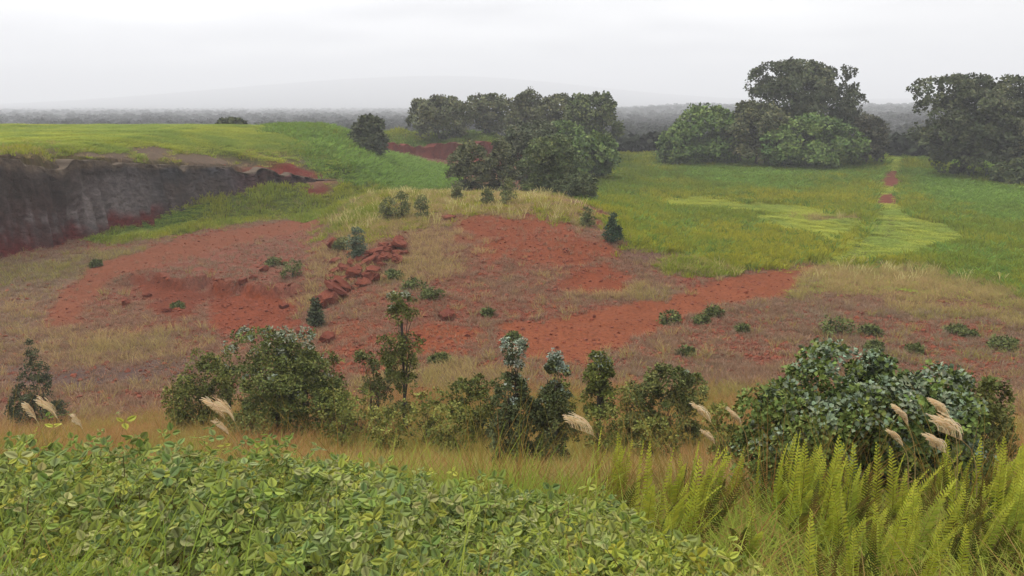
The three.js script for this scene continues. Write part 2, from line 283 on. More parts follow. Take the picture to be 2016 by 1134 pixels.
function limb(m, pts, r0, r1, col, R, sides = 6) { // a tapering bent branch
  const curve = new THREE.CatmullRomCurve3(pts), n = Math.max(3, pts.length * 2), rings = [];
  for (let k = 0; k <= n; k++) {
    const c = curve.getPoint(k / n), t = curve.getTangent(k / n), [a, b] = frame(t), r = lerp(r0, r1, k / n), ring = [];
    for (let s = 0; s < sides; s++) { const q = (s / sides) * 6.2832, w = r * (1 + 0.12 * (R() - 0.5)); ring.push(m.v(c.x + (a.x * Math.cos(q) + b.x * Math.sin(q)) * w, c.y + (a.y * Math.cos(q) + b.y * Math.sin(q)) * w, c.z + (a.z * Math.cos(q) + b.z * Math.sin(q)) * w, jit(col, R, 0.15))); }
    rings.push(ring);
  }
  for (let k = 0; k < n; k++) for (let s = 0; s < sides; s++) { const s2 = (s + 1) % sides; m.tri(rings[k][s], rings[k][s2], rings[k + 1][s]); m.tri(rings[k][s2], rings[k + 1][s2], rings[k + 1][s]); }
}
function leaf(m, p, dir, nrm, len, wid, col) { // a folded leaf of four faces
  const sx = T1.copy(dir).cross(nrm).normalize(), f = wid * 0.28;
  const q = (t, w, up) => m.v(p.x + dir.x * len * t + sx.x * w + nrm.x * up, p.y + dir.y * len * t + sx.y * w + nrm.y * up, p.z + dir.z * len * t + sx.z * w + nrm.z * up, col);
  const a = q(0, 0, 0), b = q(0.45, wid / 2, f), c = q(0.45, -wid / 2, f), d = q(0.5, 0, 0), e = q(1, 0, f * 0.3);
  m.tri(a, b, d); m.tri(b, e, d); m.tri(a, d, c); m.tri(c, d, e);
}
function chip(m, p, dir, nrm, len, wid, col) { // a small far leaf of two faces
  const sx = T1.copy(dir).cross(nrm).normalize();
  const q = (t, w) => m.v(p.x + dir.x * len * t + sx.x * w, p.y + dir.y * len * t + sx.y * w, p.z + dir.z * len * t + sx.z * w, col);
  const a = q(0, 0), b = q(0.5, wid / 2), c = q(0.5, -wid / 2), e = q(1, 0);
  m.tri(a, b, c); m.tri(b, e, c);
}
const onSphere = (R) => { const z = R() * 2 - 1, a = R() * 6.2832, s = Math.sqrt(1 - z * z); return V(s * Math.cos(a), z, s * Math.sin(a)); };

// ---------------------------------------------------------------- the ground, one sheet to the horizon
{
  const rows = [0.3];
  for (let r = 0.3; r < 4200;) { r += r < 9 ? Math.max(0.12, r * 0.03) : r < 120 ? r * 0.0062 : r * 0.018; rows.push(r); }
  const cols = [];
  for (let a = -Math.PI; a < -0.76; a += 0.07) cols.push(a);
  for (let a = -0.76; a < 0.76; a += 0.0034) cols.push(a);
  for (let a = 0.76; a <= Math.PI + 1e-6; a += (Math.PI - 0.76) / 34) cols.push(Math.min(a, Math.PI));
  const nr = rows.length, nc = cols.length, pos = new Float32Array(nr * nc * 3), col = new Float32Array(nr * nc * 3), uv = new Float32Array(nr * nc * 2), idx = new Uint32Array((nr - 1) * (nc - 1) * 6);
  let o = 0;
  for (let j = 0; j < nr; j++) for (let i = 0; i < nc; i++, o++) {
    const x = rows[j] * Math.sin(cols[i]), D = rows[j] * Math.cos(cols[i]);
    pos[o * 3] = x; pos[o * 3 + 1] = H(x, D); pos[o * 3 + 2] = -D;
    const { c } = coverAt(x, D); col[o * 3] = Math.max(c[0], 0.002); col[o * 3 + 1] = Math.max(c[1], 0.002); col[o * 3 + 2] = Math.max(c[2], 0.002);
    uv[o * 2] = x / 3.7; uv[o * 2 + 1] = D / 3.7;
  }
  let q = 0;
  for (let j = 0; j < nr - 1; j++) for (let i = 0; i < nc - 1; i++) { const a = j * nc + i, b = a + 1, c = a + nc, d = c + 1; idx[q++] = a; idx[q++] = b; idx[q++] = c; idx[q++] = b; idx[q++] = d; idx[q++] = c; }
  const g = new THREE.BufferGeometry();
  g.setAttribute('position', new THREE.BufferAttribute(pos, 3)); g.setAttribute('color', new THREE.BufferAttribute(col, 3)); g.setAttribute('uv', new THREE.BufferAttribute(uv, 2));
  g.setIndex(new THREE.BufferAttribute(idx, 1)); g.computeVertexNormals();
  structure('ground', g, M.ground, 'red cinder pit floor, grassy banks and meadow running out to a lava plain');
}

// ---------------------------------------------------------------- cut faces: the dark cliff on the left and the red bank behind the swale
function cutFace(name, label, x0, x1, step, lineD, baseY, topY, setback, colorAt, depthAt) {
  const pts = []; for (let x = x0; x <= x1; x += step) pts.push([x, lineD(x)]);
  const nv = 84, m = { p: [], c: [], uv: [], i: [] }; let len = 0;
  pts.forEach(([x, D], k) => {
    const a = pts[Math.max(0, k - 4)], b = pts[Math.min(pts.length - 1, k + 4)];
    let tx = b[0] - a[0], tD = b[1] - a[1]; const tl = Math.hypot(tx, tD); tx /= tl; tD /= tl;
    const nx = tD, nD = -tx; // towards the pit
    if (k) len += Math.hypot(x - pts[k - 1][0], D - pts[k - 1][1]);
    for (let j = 0; j <= nv; j++) {
      const t = Math.min(1, j / (nv - 4)), lip = Math.max(0, j - (nv - 4)) / 4, y0 = baseY(x), y1 = topY(x);
      const y = lerp(y0, y1, t) - 0.02 * lip, out = depthAt(len, t, x) * (1 - lip) - lip * setback - t * 0.35;
      m.p.push(x + nx * out, y, -(D + nD * out)); const c = colorAt(len, t, x, y); m.c.push(...c); m.uv.push(len / 3, y / 3);
    }
  });
  for (let k = 0; k < pts.length - 1; k++) for (let j = 0; j < nv; j++) { const a = k * (nv + 1) + j, b = a + nv + 1; m.i.push(a, b, a + 1, b, b + 1, a + 1); }
  const g = new THREE.BufferGeometry();
  g.setAttribute('position', new THREE.Float32BufferAttribute(m.p, 3)); g.setAttribute('color', new THREE.Float32BufferAttribute(m.c, 3)); g.setAttribute('uv', new THREE.Float32BufferAttribute(m.uv, 2));
  g.setIndex(m.i); g.computeVertexNormals();
  structure(name, g, M.cliff, label);
}
{
  const flute = (l, t) => 0.62 * vnoise(l * 2.6 + 0.3 * vnoise(t * 3, l), t * 0.7) * ss(0.05, 0.4, fbm(l * 0.5, 4, 2) + 0.3) + 0.4 * vnoise(l * 1.9, t * 0.8) + 0.3 * vnoise(l * 4.7 + 3, t * 1.2) + 0.2 * vnoise(l * 10, t * 2.5);
  const red = P(124, 50, 44), redDark = P(104, 54, 50), ash = P(146, 134, 132), slate = P(92, 90, 92), umber = P(90, 76, 68), tan = P(124, 108, 92);
  const L0 = 16.6;
  cutFace('cliff_face', 'dark grey and red cinder cliff with vertical flutes below the grassy plateau', -44, -13.2, 0.075, cliffD, (x) => cliffBase(x) - 0.6, (x) => { const D = cliffD(x) + 1.4; return H(x, D) + 0.02; }, 1.5,
    (l, t, x, y) => {
      const f = flute(l, t), n = fbm(l * 0.6, t * 2.2, 4), leftness = ss(-25.6, -27.6, x), mid = ss(-27.6, -26.4, x) * ss(-24.3, -25.3, x), rightness = ss(-22.5, -19, x);
      let c = mix(slate, umber, clamp(0.5 + n, 0, 1));
      c = mix(c, mix(redDark, umber, clamp(0.4 + n, 0, 1)), rightness * 0.85);
      c = mix(c, mix(redDark, umber, clamp(t * 1.3 + 0.5 * n, 0, 1)), leftness * 0.8);
      const streak = ss(0.05, 0.5, fbm(l * 5.5, t * 1.1 + 9, 3) + 0.25 * n), spot = ss(0.1, 0.45, fbm(l * 3.3, t * 9, 4));
      c = mix(c, ash, clamp(mid * (0.5 + 0.5 * streak) * ss(0.1, 0.3, t) * ss(0.95, 0.7, t + 0.25 * n) + 0.45 * streak * ss(0.85, 0.35, t) + leftness * 0.75 * spot * ss(0.15, 0.28, t) * ss(0.62, 0.45, t + 0.3 * n), 0, 1));
      c = mix(c, red, clamp((leftness + mid * 0.9 + 0.1) * ss(0.36, 0.16, t + 0.22 * n + 0.1 * f) * 0.95, 0, 1));
      c = mix(c, tan, ss(0.88, 0.97, t + 0.06 * n));
      const q = 1 + 0.55 * fbm(l * 7, t * 14, 3) + 0.2 * vnoise(l * 20, t * 50); return [c[0] * q, c[1] * q, c[2] * q];
    },
    (l, t, x) => 0.35 + 0.55 * flute(l, t) * ss(0, 0.2, 1.02 - t) + 0.05 * vnoise(l * 14, t * 30) + 0.35 * fbm(l * 0.4, t, 2) + 0.1 * fbm(l * 6, t * 12, 3) + 0.5 * (1 - t) * (1 - t) - 0.75 * ss(0.22, 0.0, Math.abs(l - 21.2 - 0.15 * t)) * ss(0.62, 0.3, t) - 0.6 * ss(0.22, 0.0, Math.abs(l - 16.2)) * ss(0.55, 0.2, t));
  const rust = P(150, 76, 62), rustDark = P(124, 66, 56);
  cutFace('earth_bank', 'low red earth bank cut into the grassy rise behind the green hollow', -24, 1.5, 0.12, cutLine, (x) => H(x, cutLine(x) - 0.6) - 0.4, (x) => H(x, cutLine(x) + 1.6) + 0.02, 1.7,
    (l, t, x) => { const n = fbm(l * 0.7, t * 2, 4); const q = 1 + 0.2 * fbm(l * 4, t * 8, 3); return mix(rust, rustDark, clamp(0.5 + 1.2 * n, 0, 1)).map((v) => v * q); },
    (l, t) => 0.3 + 0.4 * flute(l * 0.6, t) + 0.5 * (1 - t) * (1 - t));
}
console.log('land done');
// ---------------------------------------------------------------- scattered ground plants (grass, fern fields, dry tufts, cinder)
function tuft(seed, n, hgt, spread, wid, lean, colA, colB, seg = 2, tip = 0.12) {
  const R = rng(seed), m = new Mesher();
  for (let k = 0; k < n; k++) {
    const a = R() * 6.2832, q = Math.sqrt(R()) * spread, h = hgt * (0.6 + 0.6 * R()), l = lean * h * (0.3 + R()), la = a + (R() - 0.5) * 1.6, fa = R() * 3.1416, w = wid * (0.7 + 0.6 * R());
    const col = jit(mix(colA, colB, R()), R, 0.2), ids = [];
    for (let s = 0; s <= seg; s++) {
      const t = s / seg, b = lerp(1, tip, t * t), x = q * Math.cos(a) + l * t * t * Math.cos(la), z = q * Math.sin(a) + l * t * t * Math.sin(la), y = h * t * (1 - 0.18 * t * lean) - 0.03;
      ids.push(m.v(x - Math.cos(fa) * w * b / 2, y, z - Math.sin(fa) * w * b / 2, col), m.v(x + Math.cos(fa) * w * b / 2, y, z + Math.sin(fa) * w * b / 2, col));
    }
    for (let s = 0; s < seg; s++) { m.tri(ids[2 * s], ids[2 * s + 1], ids[2 * s + 2]); m.tri(ids[2 * s + 1], ids[2 * s + 3], ids[2 * s + 2]); }
  }
  return m.geo();
}
const WHITE = [1, 1, 1], dim = (v) => [v, v, v];
const bins = {};
function drop(kind, x, y, z, s, sy, turn, col, tilt = 0) { (bins[kind] ??= []).push([x, y, z, s, sy, turn, col, tilt]); }
function flush(kind, geos, mat, name, label, category) {
  const all = bins[kind] || []; const q = new THREE.Quaternion(), e = new THREE.Euler(), mm = new THREE.Matrix4(), p = V(), sc = V(), c = new THREE.Color();
  geos.forEach((g, gi) => {
    const list = all.filter((_, i) => i % geos.length === gi); if (!list.length) return;
    const im = new THREE.InstancedMesh(g, mat, list.length); im.name = numbered(name);
    im.userData = { kind: 'stuff', label, category };
    list.forEach(([x, y, z, s, sy, turn, col, tilt], i) => { e.set(tilt * Math.cos(turn * 3), turn, tilt * Math.sin(turn * 5)); mm.compose(p.set(x, y, z), q.setFromEuler(e), sc.set(s, sy, s)); im.setMatrixAt(i, mm); im.setColorAt(i, c.setRGB(...col)); });
    scene.add(im);
  });
  console.log(name, all.length);
}
{
  const R = rng(7), N = 560000;
  for (let k = 0; k < N; k++) {
    const a = (R() * 2 - 1) * 0.72, r = 9 * Math.pow(124 / 9, R()), x = r * Math.sin(a), D = r * Math.cos(a), pick = R(), sz = R(), turn = R() * 6.2832, keep = R();
    const s0 = D - cliffD(x); if (x < -12.8 && s0 > -0.5 && s0 < 1.25) continue;
    if (x < 2 && x > -24) { const s2 = D - cutLine(x); if (s2 > -0.6 && s2 < 0.8) continue; }
    const { v } = coverAt(x, D), n = fbm(x * 0.12, D * 0.12, 3), n2 = vnoise(x * 0.7, D * 0.7);
    let acc = 0, kind = -1; const w = [0.62, 0.75, 0.62, 0.75, 0.55, 0.5, 0.35];
    let tot = 0; for (let i = 0; i < 7; i++) tot += v[i] * w[i];
    const t = pick * Math.max(1, tot); for (let i = 0; i < 7; i++) { acc += v[i] * w[i]; if (t < acc) { kind = i; break; } }
    if (kind < 0) continue;
    const y = H(x, D), z = -D, far = lerp(1, 1.9, ss(40, 115, r));
    const warm = clamp(0.5 + 1.3 * n + 0.3 * n2, 0, 1);
    if (kind === 0) { if (keep < 0.2 + 0.35 * ss(0.1, -0.5, fbm(x * 0.9, D * 0.45, 2))) continue; const rear = ss(58, 95, D); drop('fern', x, y, z, far * (0.8 + 0.5 * sz), (0.7 + 0.5 * sz) * lerp(1, 1.25, ss(48, 100, r)) * (1 + 0.9 * fbm(x * 0.9, D * 0.45, 2)) * lerp(0.45, 1, v[0]), turn, mix(mix(P(150, 148, 42, 2.1), P(122, 136, 44, 2.0), clamp(warm + 0.5 * fbm(x * 0.5 + 3, D * 0.3, 2), 0, 1)), P(92, 114, 44, 1.8), rear * (0.3 + 0.6 * warm))); }
    else if (kind === 1) drop('lawn', x, y, z, far * (0.8 + 0.6 * sz), (0.5 + 0.4 * sz) * (s0 > 1 && x < -10 ? 1.0 + 0.5 * n2 : 0.55), turn, mix(P(160, 164, 62, 2.0), P(136, 152, 66, 1.9), clamp(warm + 0.4 * n2, 0, 1)));
    else if (kind === 2) { if (keep < 0.5 - 0.35 * vnoise(x * 1.9, D * 1.9)) continue; drop('dry', x, y, z, 0.5 + 0.8 * sz * sz, 0.5 + 0.8 * sz, turn, mix(P(164, 130, 104, 1.6), mix(P(154, 104, 76, 1.5), P(156, 140, 114, 1.6), keep), warm)); }
    else if (kind === 3) { if (r > 30 || keep < 0.72 || (r < 12 && sz < 0.5)) continue; drop('tan', x, y, z, 0.8 + 0.6 * sz, lerp(0.55, 1, ss(10, 15, r)) * (0.45 + 0.6 * sz * sz) * (1 + 0.5 * n), turn, mix(P(160, 118, 72, 1.7), P(150, 136, 62, 1.6), ss(-0.1, 0.5, n2 + 0.5 * n))); }
    else if (kind === 4) drop('lush', x, y, z, far * (0.8 + 0.6 * sz), (0.8 + 0.7 * sz), turn, mix(P(108, 128, 48, 2.0), P(118, 146, 60, 1.9), warm));
    else if (kind === 5) { if (keep < 0.4) continue; if (keep > 0.955 - 0.05 * n2 && n2 > -0.3 && ((x > -15 && x < 5 && D > 44 && D < 62) || (x > 10 && D > 36))) drop('seed', x, y, z, 0.8 + 0.4 * sz, 0.5 + 0.5 * sz, turn, mix(P(222, 204, 146, 1.7), P(196, 188, 120, 1.6), sz)); drop('straw', x, y, z, 0.7 + 0.7 * sz, 0.6 + 0.8 * sz, turn, mix(P(182, 156, 104, 1.6), P(156, 146, 80, 1.6), warm)); }
    else { if (r > 70) continue; const big = Math.pow(sz, 9); drop('stone', x, y + 0.005, z, 0.014 + 0.03 * sz + 0.08 * big, 0.01 + 0.022 * sz + 0.05 * big, turn, mix(P(154, 84, 60), P(136, 82, 66), keep), 0.5); }
  }
  flush('fern', [tuft(11, 11, 0.34, 0.2, 0.05, 0.4, dim(1.05), dim(0.62), 3, 0.4), tuft(12, 11, 0.36, 0.22, 0.05, 0.5, dim(1.05), dim(0.6), 3, 0.4), tuft(13, 10, 0.4, 0.18, 0.048, 0.35, dim(1.05), dim(0.65), 3, 0.35)], M.soft, 'fern_field', 'yellow green upright sword fern covering the meadow', 'fern');
  flush('lawn', [tuft(21, 24, 0.22, 0.24, 0.022, 0.9, dim(1.05), dim(0.72)), tuft(22, 24, 0.25, 0.26, 0.022, 1.1, dim(1.05), dim(0.7)), tuft(23, 24, 0.2, 0.22, 0.022, 1.3, dim(1), dim(0.7))], M.soft, 'grass', 'soft bright green grass on the plateau and along the path', 'grass');
  flush('dry', [tuft(31, 18, 0.17, 0.11, 0.02, 0.9, dim(1.15), dim(0.6)), tuft(32, 16, 0.13, 0.15, 0.024, 1.3, dim(1.1), dim(0.55)), tuft(33, 14, 0.22, 0.08, 0.016, 0.6, dim(1.15), dim(0.65))], M.soft, 'dry_tuft', 'small grey brown dead tufts on red cinder', 'dry grass');
  flush('tan', [tuft(41, 26, 0.5, 0.16, 0.008, 0.7, dim(1), dim(0.7), 3), tuft(42, 24, 0.6, 0.18, 0.008, 0.6, dim(1), dim(0.72), 3), tuft(43, 22, 0.45, 0.2, 0.009, 1.0, dim(1), dim(0.65), 3)], M.soft, 'brown_grass', 'tall dry brown grass on the slope below the rim', 'grass');
  flush('lush', [tuft(51, 13, 0.36, 0.28, 0.08, 0.9, dim(1), dim(0.65), 3, 0.3), tuft(52, 13, 0.4, 0.26, 0.08, 0.8, dim(1), dim(0.65), 3, 0.3)], M.soft, 'lush_fern', 'deep green lush fern in the hollow and right meadow', 'fern');
  flush('straw', [tuft(61, 18, 0.32, 0.14, 0.014, 0.6, dim(1), dim(0.7), 3), tuft(62, 18, 0.28, 0.16, 0.014, 0.8, dim(1), dim(0.68), 3)], M.soft, 'straw_grass', 'pale straw coloured grass on the mound and verges', 'grass');
  flush('seed', [tuft(65, 7, 0.75, 0.16, 0.02, 0.25, dim(1), dim(0.8), 3, 0.9), tuft(66, 6, 0.65, 0.18, 0.02, 0.35, dim(1), dim(0.8), 3, 0.9)], M.soft, 'seed_heads', 'pale seed heads standing above the grass on the mound', 'grass');
  const pebble = (seed) => { const R = rng(seed), g = new THREE.IcosahedronGeometry(1, 0), p = g.attributes.position, seen = {}; for (let i = 0; i < p.count; i++) { const k = [p.getX(i), p.getY(i), p.getZ(i)].map((v) => v.toFixed(3)).join(); const s = seen[k] ??= 0.65 + 0.6 * R(); p.setXYZ(i, p.getX(i) * s, p.getY(i) * s, p.getZ(i) * s); } g.computeVertexNormals(); g.setAttribute('color', new THREE.Float32BufferAttribute(new Float32Array(p.count * 3).fill(1), 3)); return g; };
  flush('stone', [pebble(1), pebble(2), pebble(3)], M.bark, 'cinder_gravel', 'loose red cinder gravel over the bare ground', 'gravel');
}
// scrub over the lava plain: a far mass of low grey bushes
{
  const R = rng(17), blob = (seed, n) => { const R = rng(seed), m = new Mesher(); for (let k = 0; k < n; k++) { const d = onSphere(R); d.y = Math.abs(d.y) * 1.2 - 0.15; const rr = 0.35 + 0.25 * R(), p = V(d.x * rr, 0.25 + d.y * rr * 0.8, d.z * rr), n2 = onSphere(R).add(d).normalize(); chip(m, p, frame(n2)[0], n2, 0.3, 0.22, dim(0.6 + 0.5 * R())); } return m.geo(); };
  for (let k = 0; k < 60000; k++) {
    const a = (R() * 2 - 1) * 0.76, r = 112 * Math.pow(2600 / 112, Math.pow(R(), 1.15)), x = r * Math.sin(a), D = r * Math.cos(a), sz = R(), turn = R() * 6.28, keep = R();
    if (x < 4 && D < 138 && x > -40) continue; if (x < -5 && D < 126) continue;
    if (keep < 0.35 - fbm(x * 0.02, D * 0.02, 3)) continue;
    const tall = Math.pow(sz, 7) * 3.4 + (a > 0.1 && r > 420 ? 0.9 : 0);
    drop('scrub', x, H(x, D), -D, 0.7 + 0.8 * sz + tall * 0.8 + r * 0.0005, 0.7 + 0.5 * sz + tall, turn, mix(P(66, 66, 54, 0.9), P(58, 68, 44, 0.9), R()));
  }
  flush('scrub', [blob(3, 46), blob(4, 46), blob(5, 46)], M.bark, 'lava_scrub', 'grey green scrub scattered over the dark lava plain', 'scrub');
}
// ---------------------------------------------------------------- trees and shrubs
const slopeAt = (py) => { const v = (PH / 2 - py) / FOCAL; return (v * cP - sP) / (cP + v * sP); };
// lobes: [x, y, z, rx, ry, rz] as shares of the width (x, z) and height (y) of the plant; twigs end on their shells
function crown(o, R) {
  const m = new Mesher(), tips = [], vol = o.lobes.map((l) => Math.pow(l[3] * l[4] * l[5], 0.667)), sum = vol.reduce((a, b) => a + b, 0), flip = o.near ? leaf : chip;
  o.lobes.forEach((l, li) => {
    const n = Math.max(4, Math.round(o.twigs * vol[li] / sum));
    const subs = [], ns = Math.max(5, Math.round((o.subs || 15) * Math.sqrt(o.lobes.length * vol[li] / sum)));
    for (let k = 0; k < ns; k++) { const d = onSphere(R); if (d.y < -0.25 && R() < 0.6) d.y *= -1; const q = 0.62 + 0.34 * Math.sqrt(R()), f = (o.subR || 0.36) * (0.7 + 0.6 * R()); subs.push([d, V(l[0] + d.x * l[3] * q, l[1] + d.y * l[4] * q, l[2] + d.z * l[5] * q), f, R()]); }
    for (let k = 0; k < n; k++) {
      const [sd, sc, sf, tone] = subs[Math.floor(R() * ns)], d = onSphere(R).add(V(sd.x * 0.6, sd.y * 0.5 + 0.35, sd.z * 0.6)).normalize(), q = sf * (0.7 + 0.35 * R());
      const c = V((sc.x + d.x * l[3] * q) * o.w, (sc.y + d.y * l[4] * q) * o.h, (sc.z + d.z * l[5] * q) * o.w); if (c.y < 0.03 * o.h) c.y = (0.03 + 0.1 * R()) * o.h;
      tips.push(c);
      const pale = l[6] ? (R() < l[6] * ss(0.0, 0.7, d.y) ? 1 : 0) : 0, tint = clamp(0.55 * R() + 0.5 * tone, 0, 1), hue = jit(pale ? o.pale : mix(o.a, o.b, Math.pow(tint, 1.3)), R, 0.16);
      const axis = V(d.x, d.y * 0.8 + 0.55, d.z).normalize(), len = o.leaf[0], rad = o.clump;
      for (let j = 0; j < o.leaves; j++) {
        const s = onSphere(R), t = Math.pow(R(), 0.5), p = V(c.x + s.x * rad * t, c.y + s.y * rad * t * 0.85, c.z + s.z * rad * t);
        const nn = onSphere(R).multiplyScalar(0.75).add(axis).normalize(), dd = V(s.x + axis.x * 0.6, s.y + axis.y * 0.6, s.z + axis.z * 0.6); dd.addScaledVector(nn, -dd.dot(nn) * 0.8).normalize();
        flip(m, p, dd, nn, len * (0.7 + 0.6 * R()), o.leaf[1] * (0.7 + 0.6 * R()), jit(hue, R, 0.22, 0.1));
      }
    }
  });
  return [m.geo(), tips];
}
function plantAt(name, label, category, group, o) {
  const R = rng(o.seed), root = thing(name, label, category, [o.x, H(o.x, o.D) - 0.03, -o.D], group);
  const [g, tips] = crown(o, R);
  const m = new Mesher(), stems = o.stems || 1;
  for (let s = 0; s < stems; s++) {
    const a = R() * 6.28, off = stems > 1 ? o.w * 0.08 : 0, base = V(off * Math.cos(a), -0.05, off * Math.sin(a)), top = V((o.lean || 0) * o.w + (stems > 1 ? Math.cos(a) * o.w * 0.2 * R() : 0), o.h * (o.trunk || 0.55), stems > 1 ? Math.sin(a) * o.w * 0.2 * R() : 0);
    const mid = base.clone().lerp(top, 0.5).add(V((R() - 0.5) * o.w * 0.1, 0, (R() - 0.5) * o.w * 0.1));
    limb(m, [base, mid, top], o.thick / Math.sqrt(stems), o.thick * 0.5 / Math.sqrt(stems), o.bark, R);
    const nb = Math.round(o.branches / stems);
    for (let k = 0; k < nb; k++) {
      const tip = tips[Math.floor(R() * tips.length)], t = 0.35 + 0.6 * R(), from = t < 0.5 ? base.clone().lerp(mid, t * 2) : mid.clone().lerp(top, t * 2 - 1);
      if (tip.y < from.y * 0.6) continue;
      const half = from.clone().lerp(tip, 0.5); half.y += 0.06 * o.h * (R() - 0.2); half.x += (R() - 0.5) * 0.06 * o.w;
      limb(m, [from, half, tip], o.thick * 0.32 / Math.sqrt(stems), o.thick * 0.07, o.bark, R, 4);
    }
  }
  part('trunk', m.geo(), M.bark, root); part('crown', g, o.soft ? M.soft : M.leaf, root);
  return root;
}
const BARK = P(96, 88, 80), BARKD = P(66, 56, 48);
const OHIA = { a: P(64, 70, 42, 1.6), b: P(112, 112, 74, 1.7), bark: BARK }, OHIA2 = { a: P(60, 72, 40, 1.6), b: P(104, 112, 64, 1.7), bark: BARK }, JADE = { a: P(70, 92, 42, 1.7), b: P(108, 124, 62, 1.7), bark: BARK }, DARK = { a: P(56, 64, 40, 1.5), b: P(92, 96, 64, 1.6), bark: BARKD };
// a tree given by where it stands: column px, top row, distance, width in photograph pixels
function treeAt(name, label, category, group, px, top, D, wpx, o) {
  const [x] = atD(px, D), base = H(x, D), h = EYE + D * slopeAt(top) - base, w = wpx * pixel(D, base + h / 2);
  return plantAt(name, label, category, group, { x, D, h, w, seed: Math.round(px * 7 + top), thick: 0.035 * h, branches: 16, trunk: 0.5, leaves: 13, clump: 0.34, leaf: [0.31, 0.27], branches: 16, ...o, twigs: Math.round((o.twigs || 560) * (o.near ? 1 : 1.35)) });
}
const lobesRound = [[0, 0.58, 0, 0.40, 0.34, 0.40], [-0.2, 0.42, 0.1, 0.30, 0.28, 0.3], [0.22, 0.46, 0.05, 0.28, 0.28, 0.3], [0.05, 0.75, -0.05, 0.28, 0.22, 0.28], [-0.16, 0.72, 0.1, 0.2, 0.18, 0.2], [0.1, 0.28, 0.2, 0.3, 0.2, 0.25], [-0.1, 0.16, 0.1, 0.34, 0.14, 0.3]];
const lobesDome = [[0, 0.6, 0, 0.45, 0.36, 0.42], [-0.25, 0.45, 0.1, 0.25, 0.28, 0.26], [0.27, 0.42, 0.1, 0.25, 0.3, 0.26], [0.1, 0.82, 0, 0.25, 0.16, 0.25], [-0.2, 0.8, 0, 0.2, 0.16, 0.2], [0, 0.25, 0.15, 0.4, 0.2, 0.3]];
const lobesBush = [[0, 0.5, 0, 0.44, 0.44, 0.42], [-0.3, 0.35, 0.1, 0.22, 0.32, 0.25], [0.3, 0.38, 0.1, 0.22, 0.34, 0.25], [0.1, 0.72, 0, 0.24, 0.24, 0.24], [-0.12, 0.2, 0.2, 0.36, 0.2, 0.25]];
const lobesTall = [[0, 0.14, 0, 0.36, 0.12, 0.34], [0, 0.3, 0, 0.42, 0.24, 0.4], [-0.1, 0.55, 0, 0.36, 0.22, 0.34], [0.1, 0.75, 0, 0.28, 0.17, 0.28], [0, 0.9, 0, 0.18, 0.1, 0.18], [0.25, 0.45, 0.1, 0.22, 0.15, 0.22]];
const lobesOpen = [[-0.28, 0.85, 0, 0.2, 0.14, 0.22], [0.02, 0.92, -0.1, 0.22, 0.09, 0.22], [0.28, 0.84, 0, 0.2, 0.13, 0.22], [0, 0.7, 0.1, 0.3, 0.14, 0.3], [-0.3, 0.62, 0.1, 0.2, 0.14, 0.2], [0.32, 0.6, 0.05, 0.2, 0.15, 0.22], [0.15, 0.45, 0.15, 0.32, 0.18, 0.3], [-0.22, 0.4, 0.1, 0.24, 0.16, 0.24], [0.2, 0.25, 0.1, 0.28, 0.18, 0.28], [-0.1, 0.22, 0.15, 0.2, 0.14, 0.2]];
const lobesCone = [[0, 0.2, 0, 0.44, 0.18, 0.42], [0, 0.45, 0, 0.32, 0.18, 0.3], [0.03, 0.68, 0, 0.2, 0.15, 0.2], [0, 0.88, 0, 0.1, 0.12, 0.1]];
treeAt('ohia_tree', 'round dense grey green tree on top of the red earth bank', 'tree', null, 868, 193, 107, 120, { ...OHIA, lobes: lobesDome, twigs: 650 });
treeAt('ohia_tree', 'small dark upright tree on the plateau flank beside the red earth bank', 'tree', null, 727, 231, G(727, 303)[1], 66, { ...DARK, lobes: lobesTall, twigs: 330 });
treeAt('ohia_tree', 'flat topped tree between the round bank tree and the tall dome trees', 'tree', null, 965, 190, 112, 84, { ...OHIA, lobes: lobesOpen, twigs: 420 });
const BACK = 'trees standing close behind the mound';
treeAt('ohia_tree', 'tall narrow topped tree rising highest in the central grove', 'tree', BACK, 1035, 177, 106, 74, { ...OHIA, lobes: lobesRound, twigs: 480 });
treeAt('ohia_tree', 'grey green tree with flat top in the middle of the grove skyline', 'tree', BACK, 1095, 184, 104, 98, { ...OHIA, lobes: lobesRound, twigs: 520 });
treeAt('ohia_tree', 'broad domed tree ending the grove skyline beside the lava plain', 'tree', BACK, 1163, 185, 100, 112, { ...OHIA2, lobes: lobesDome, twigs: 700 });
treeAt('ohia_tree', 'pale olive tree with loose crown in the middle of the grove', 'tree', BACK, 1045, 236, 72, 124, { a: P(70, 78, 54, 1.5), b: P(108, 112, 80, 1.5), bark: BARK, lobes: lobesRound, twigs: 750, stems: 3, clump: 0.22, leaf: [0.22, 0.15] });
treeAt('ohia_tree', 'many stemmed low tree with pale tips below the red bank', 'tree', BACK, 922, 279, 63, 84, { ...OHIA, lobes: lobesTall, twigs: 520, stems: 4, thick: 0.12, clump: 0.2, leaf: [0.2, 0.13], branches: 26 });
treeAt('ohia_tree', 'slender grey tree between the many stemmed tree and the dark rounded one', 'tree', BACK, 985, 276, 65, 66, { ...OHIA, lobes: lobesTall, twigs: 420, stems: 3, thick: 0.12, clump: 0.2, leaf: [0.2, 0.13], branches: 20 });
treeAt('ohia_tree', 'large dark rounded tree at the back edge of the mound', 'tree', BACK, 1082, 262, 60, 118, { ...OHIA2, lobes: lobesRound.concat([[0.1, 0.2, 0.2, 0.34, 0.2, 0.3]]), twigs: 900, stems: 2, clump: 0.2, leaf: [0.19, 0.12] });
treeAt('green_bush', 'rounded bright green bush at the foot of the broad domed tree', 'bush', null, 1165, 264, 80, 106, { ...JADE, lobes: lobesBush, twigs: 520, thick: 0.1 });
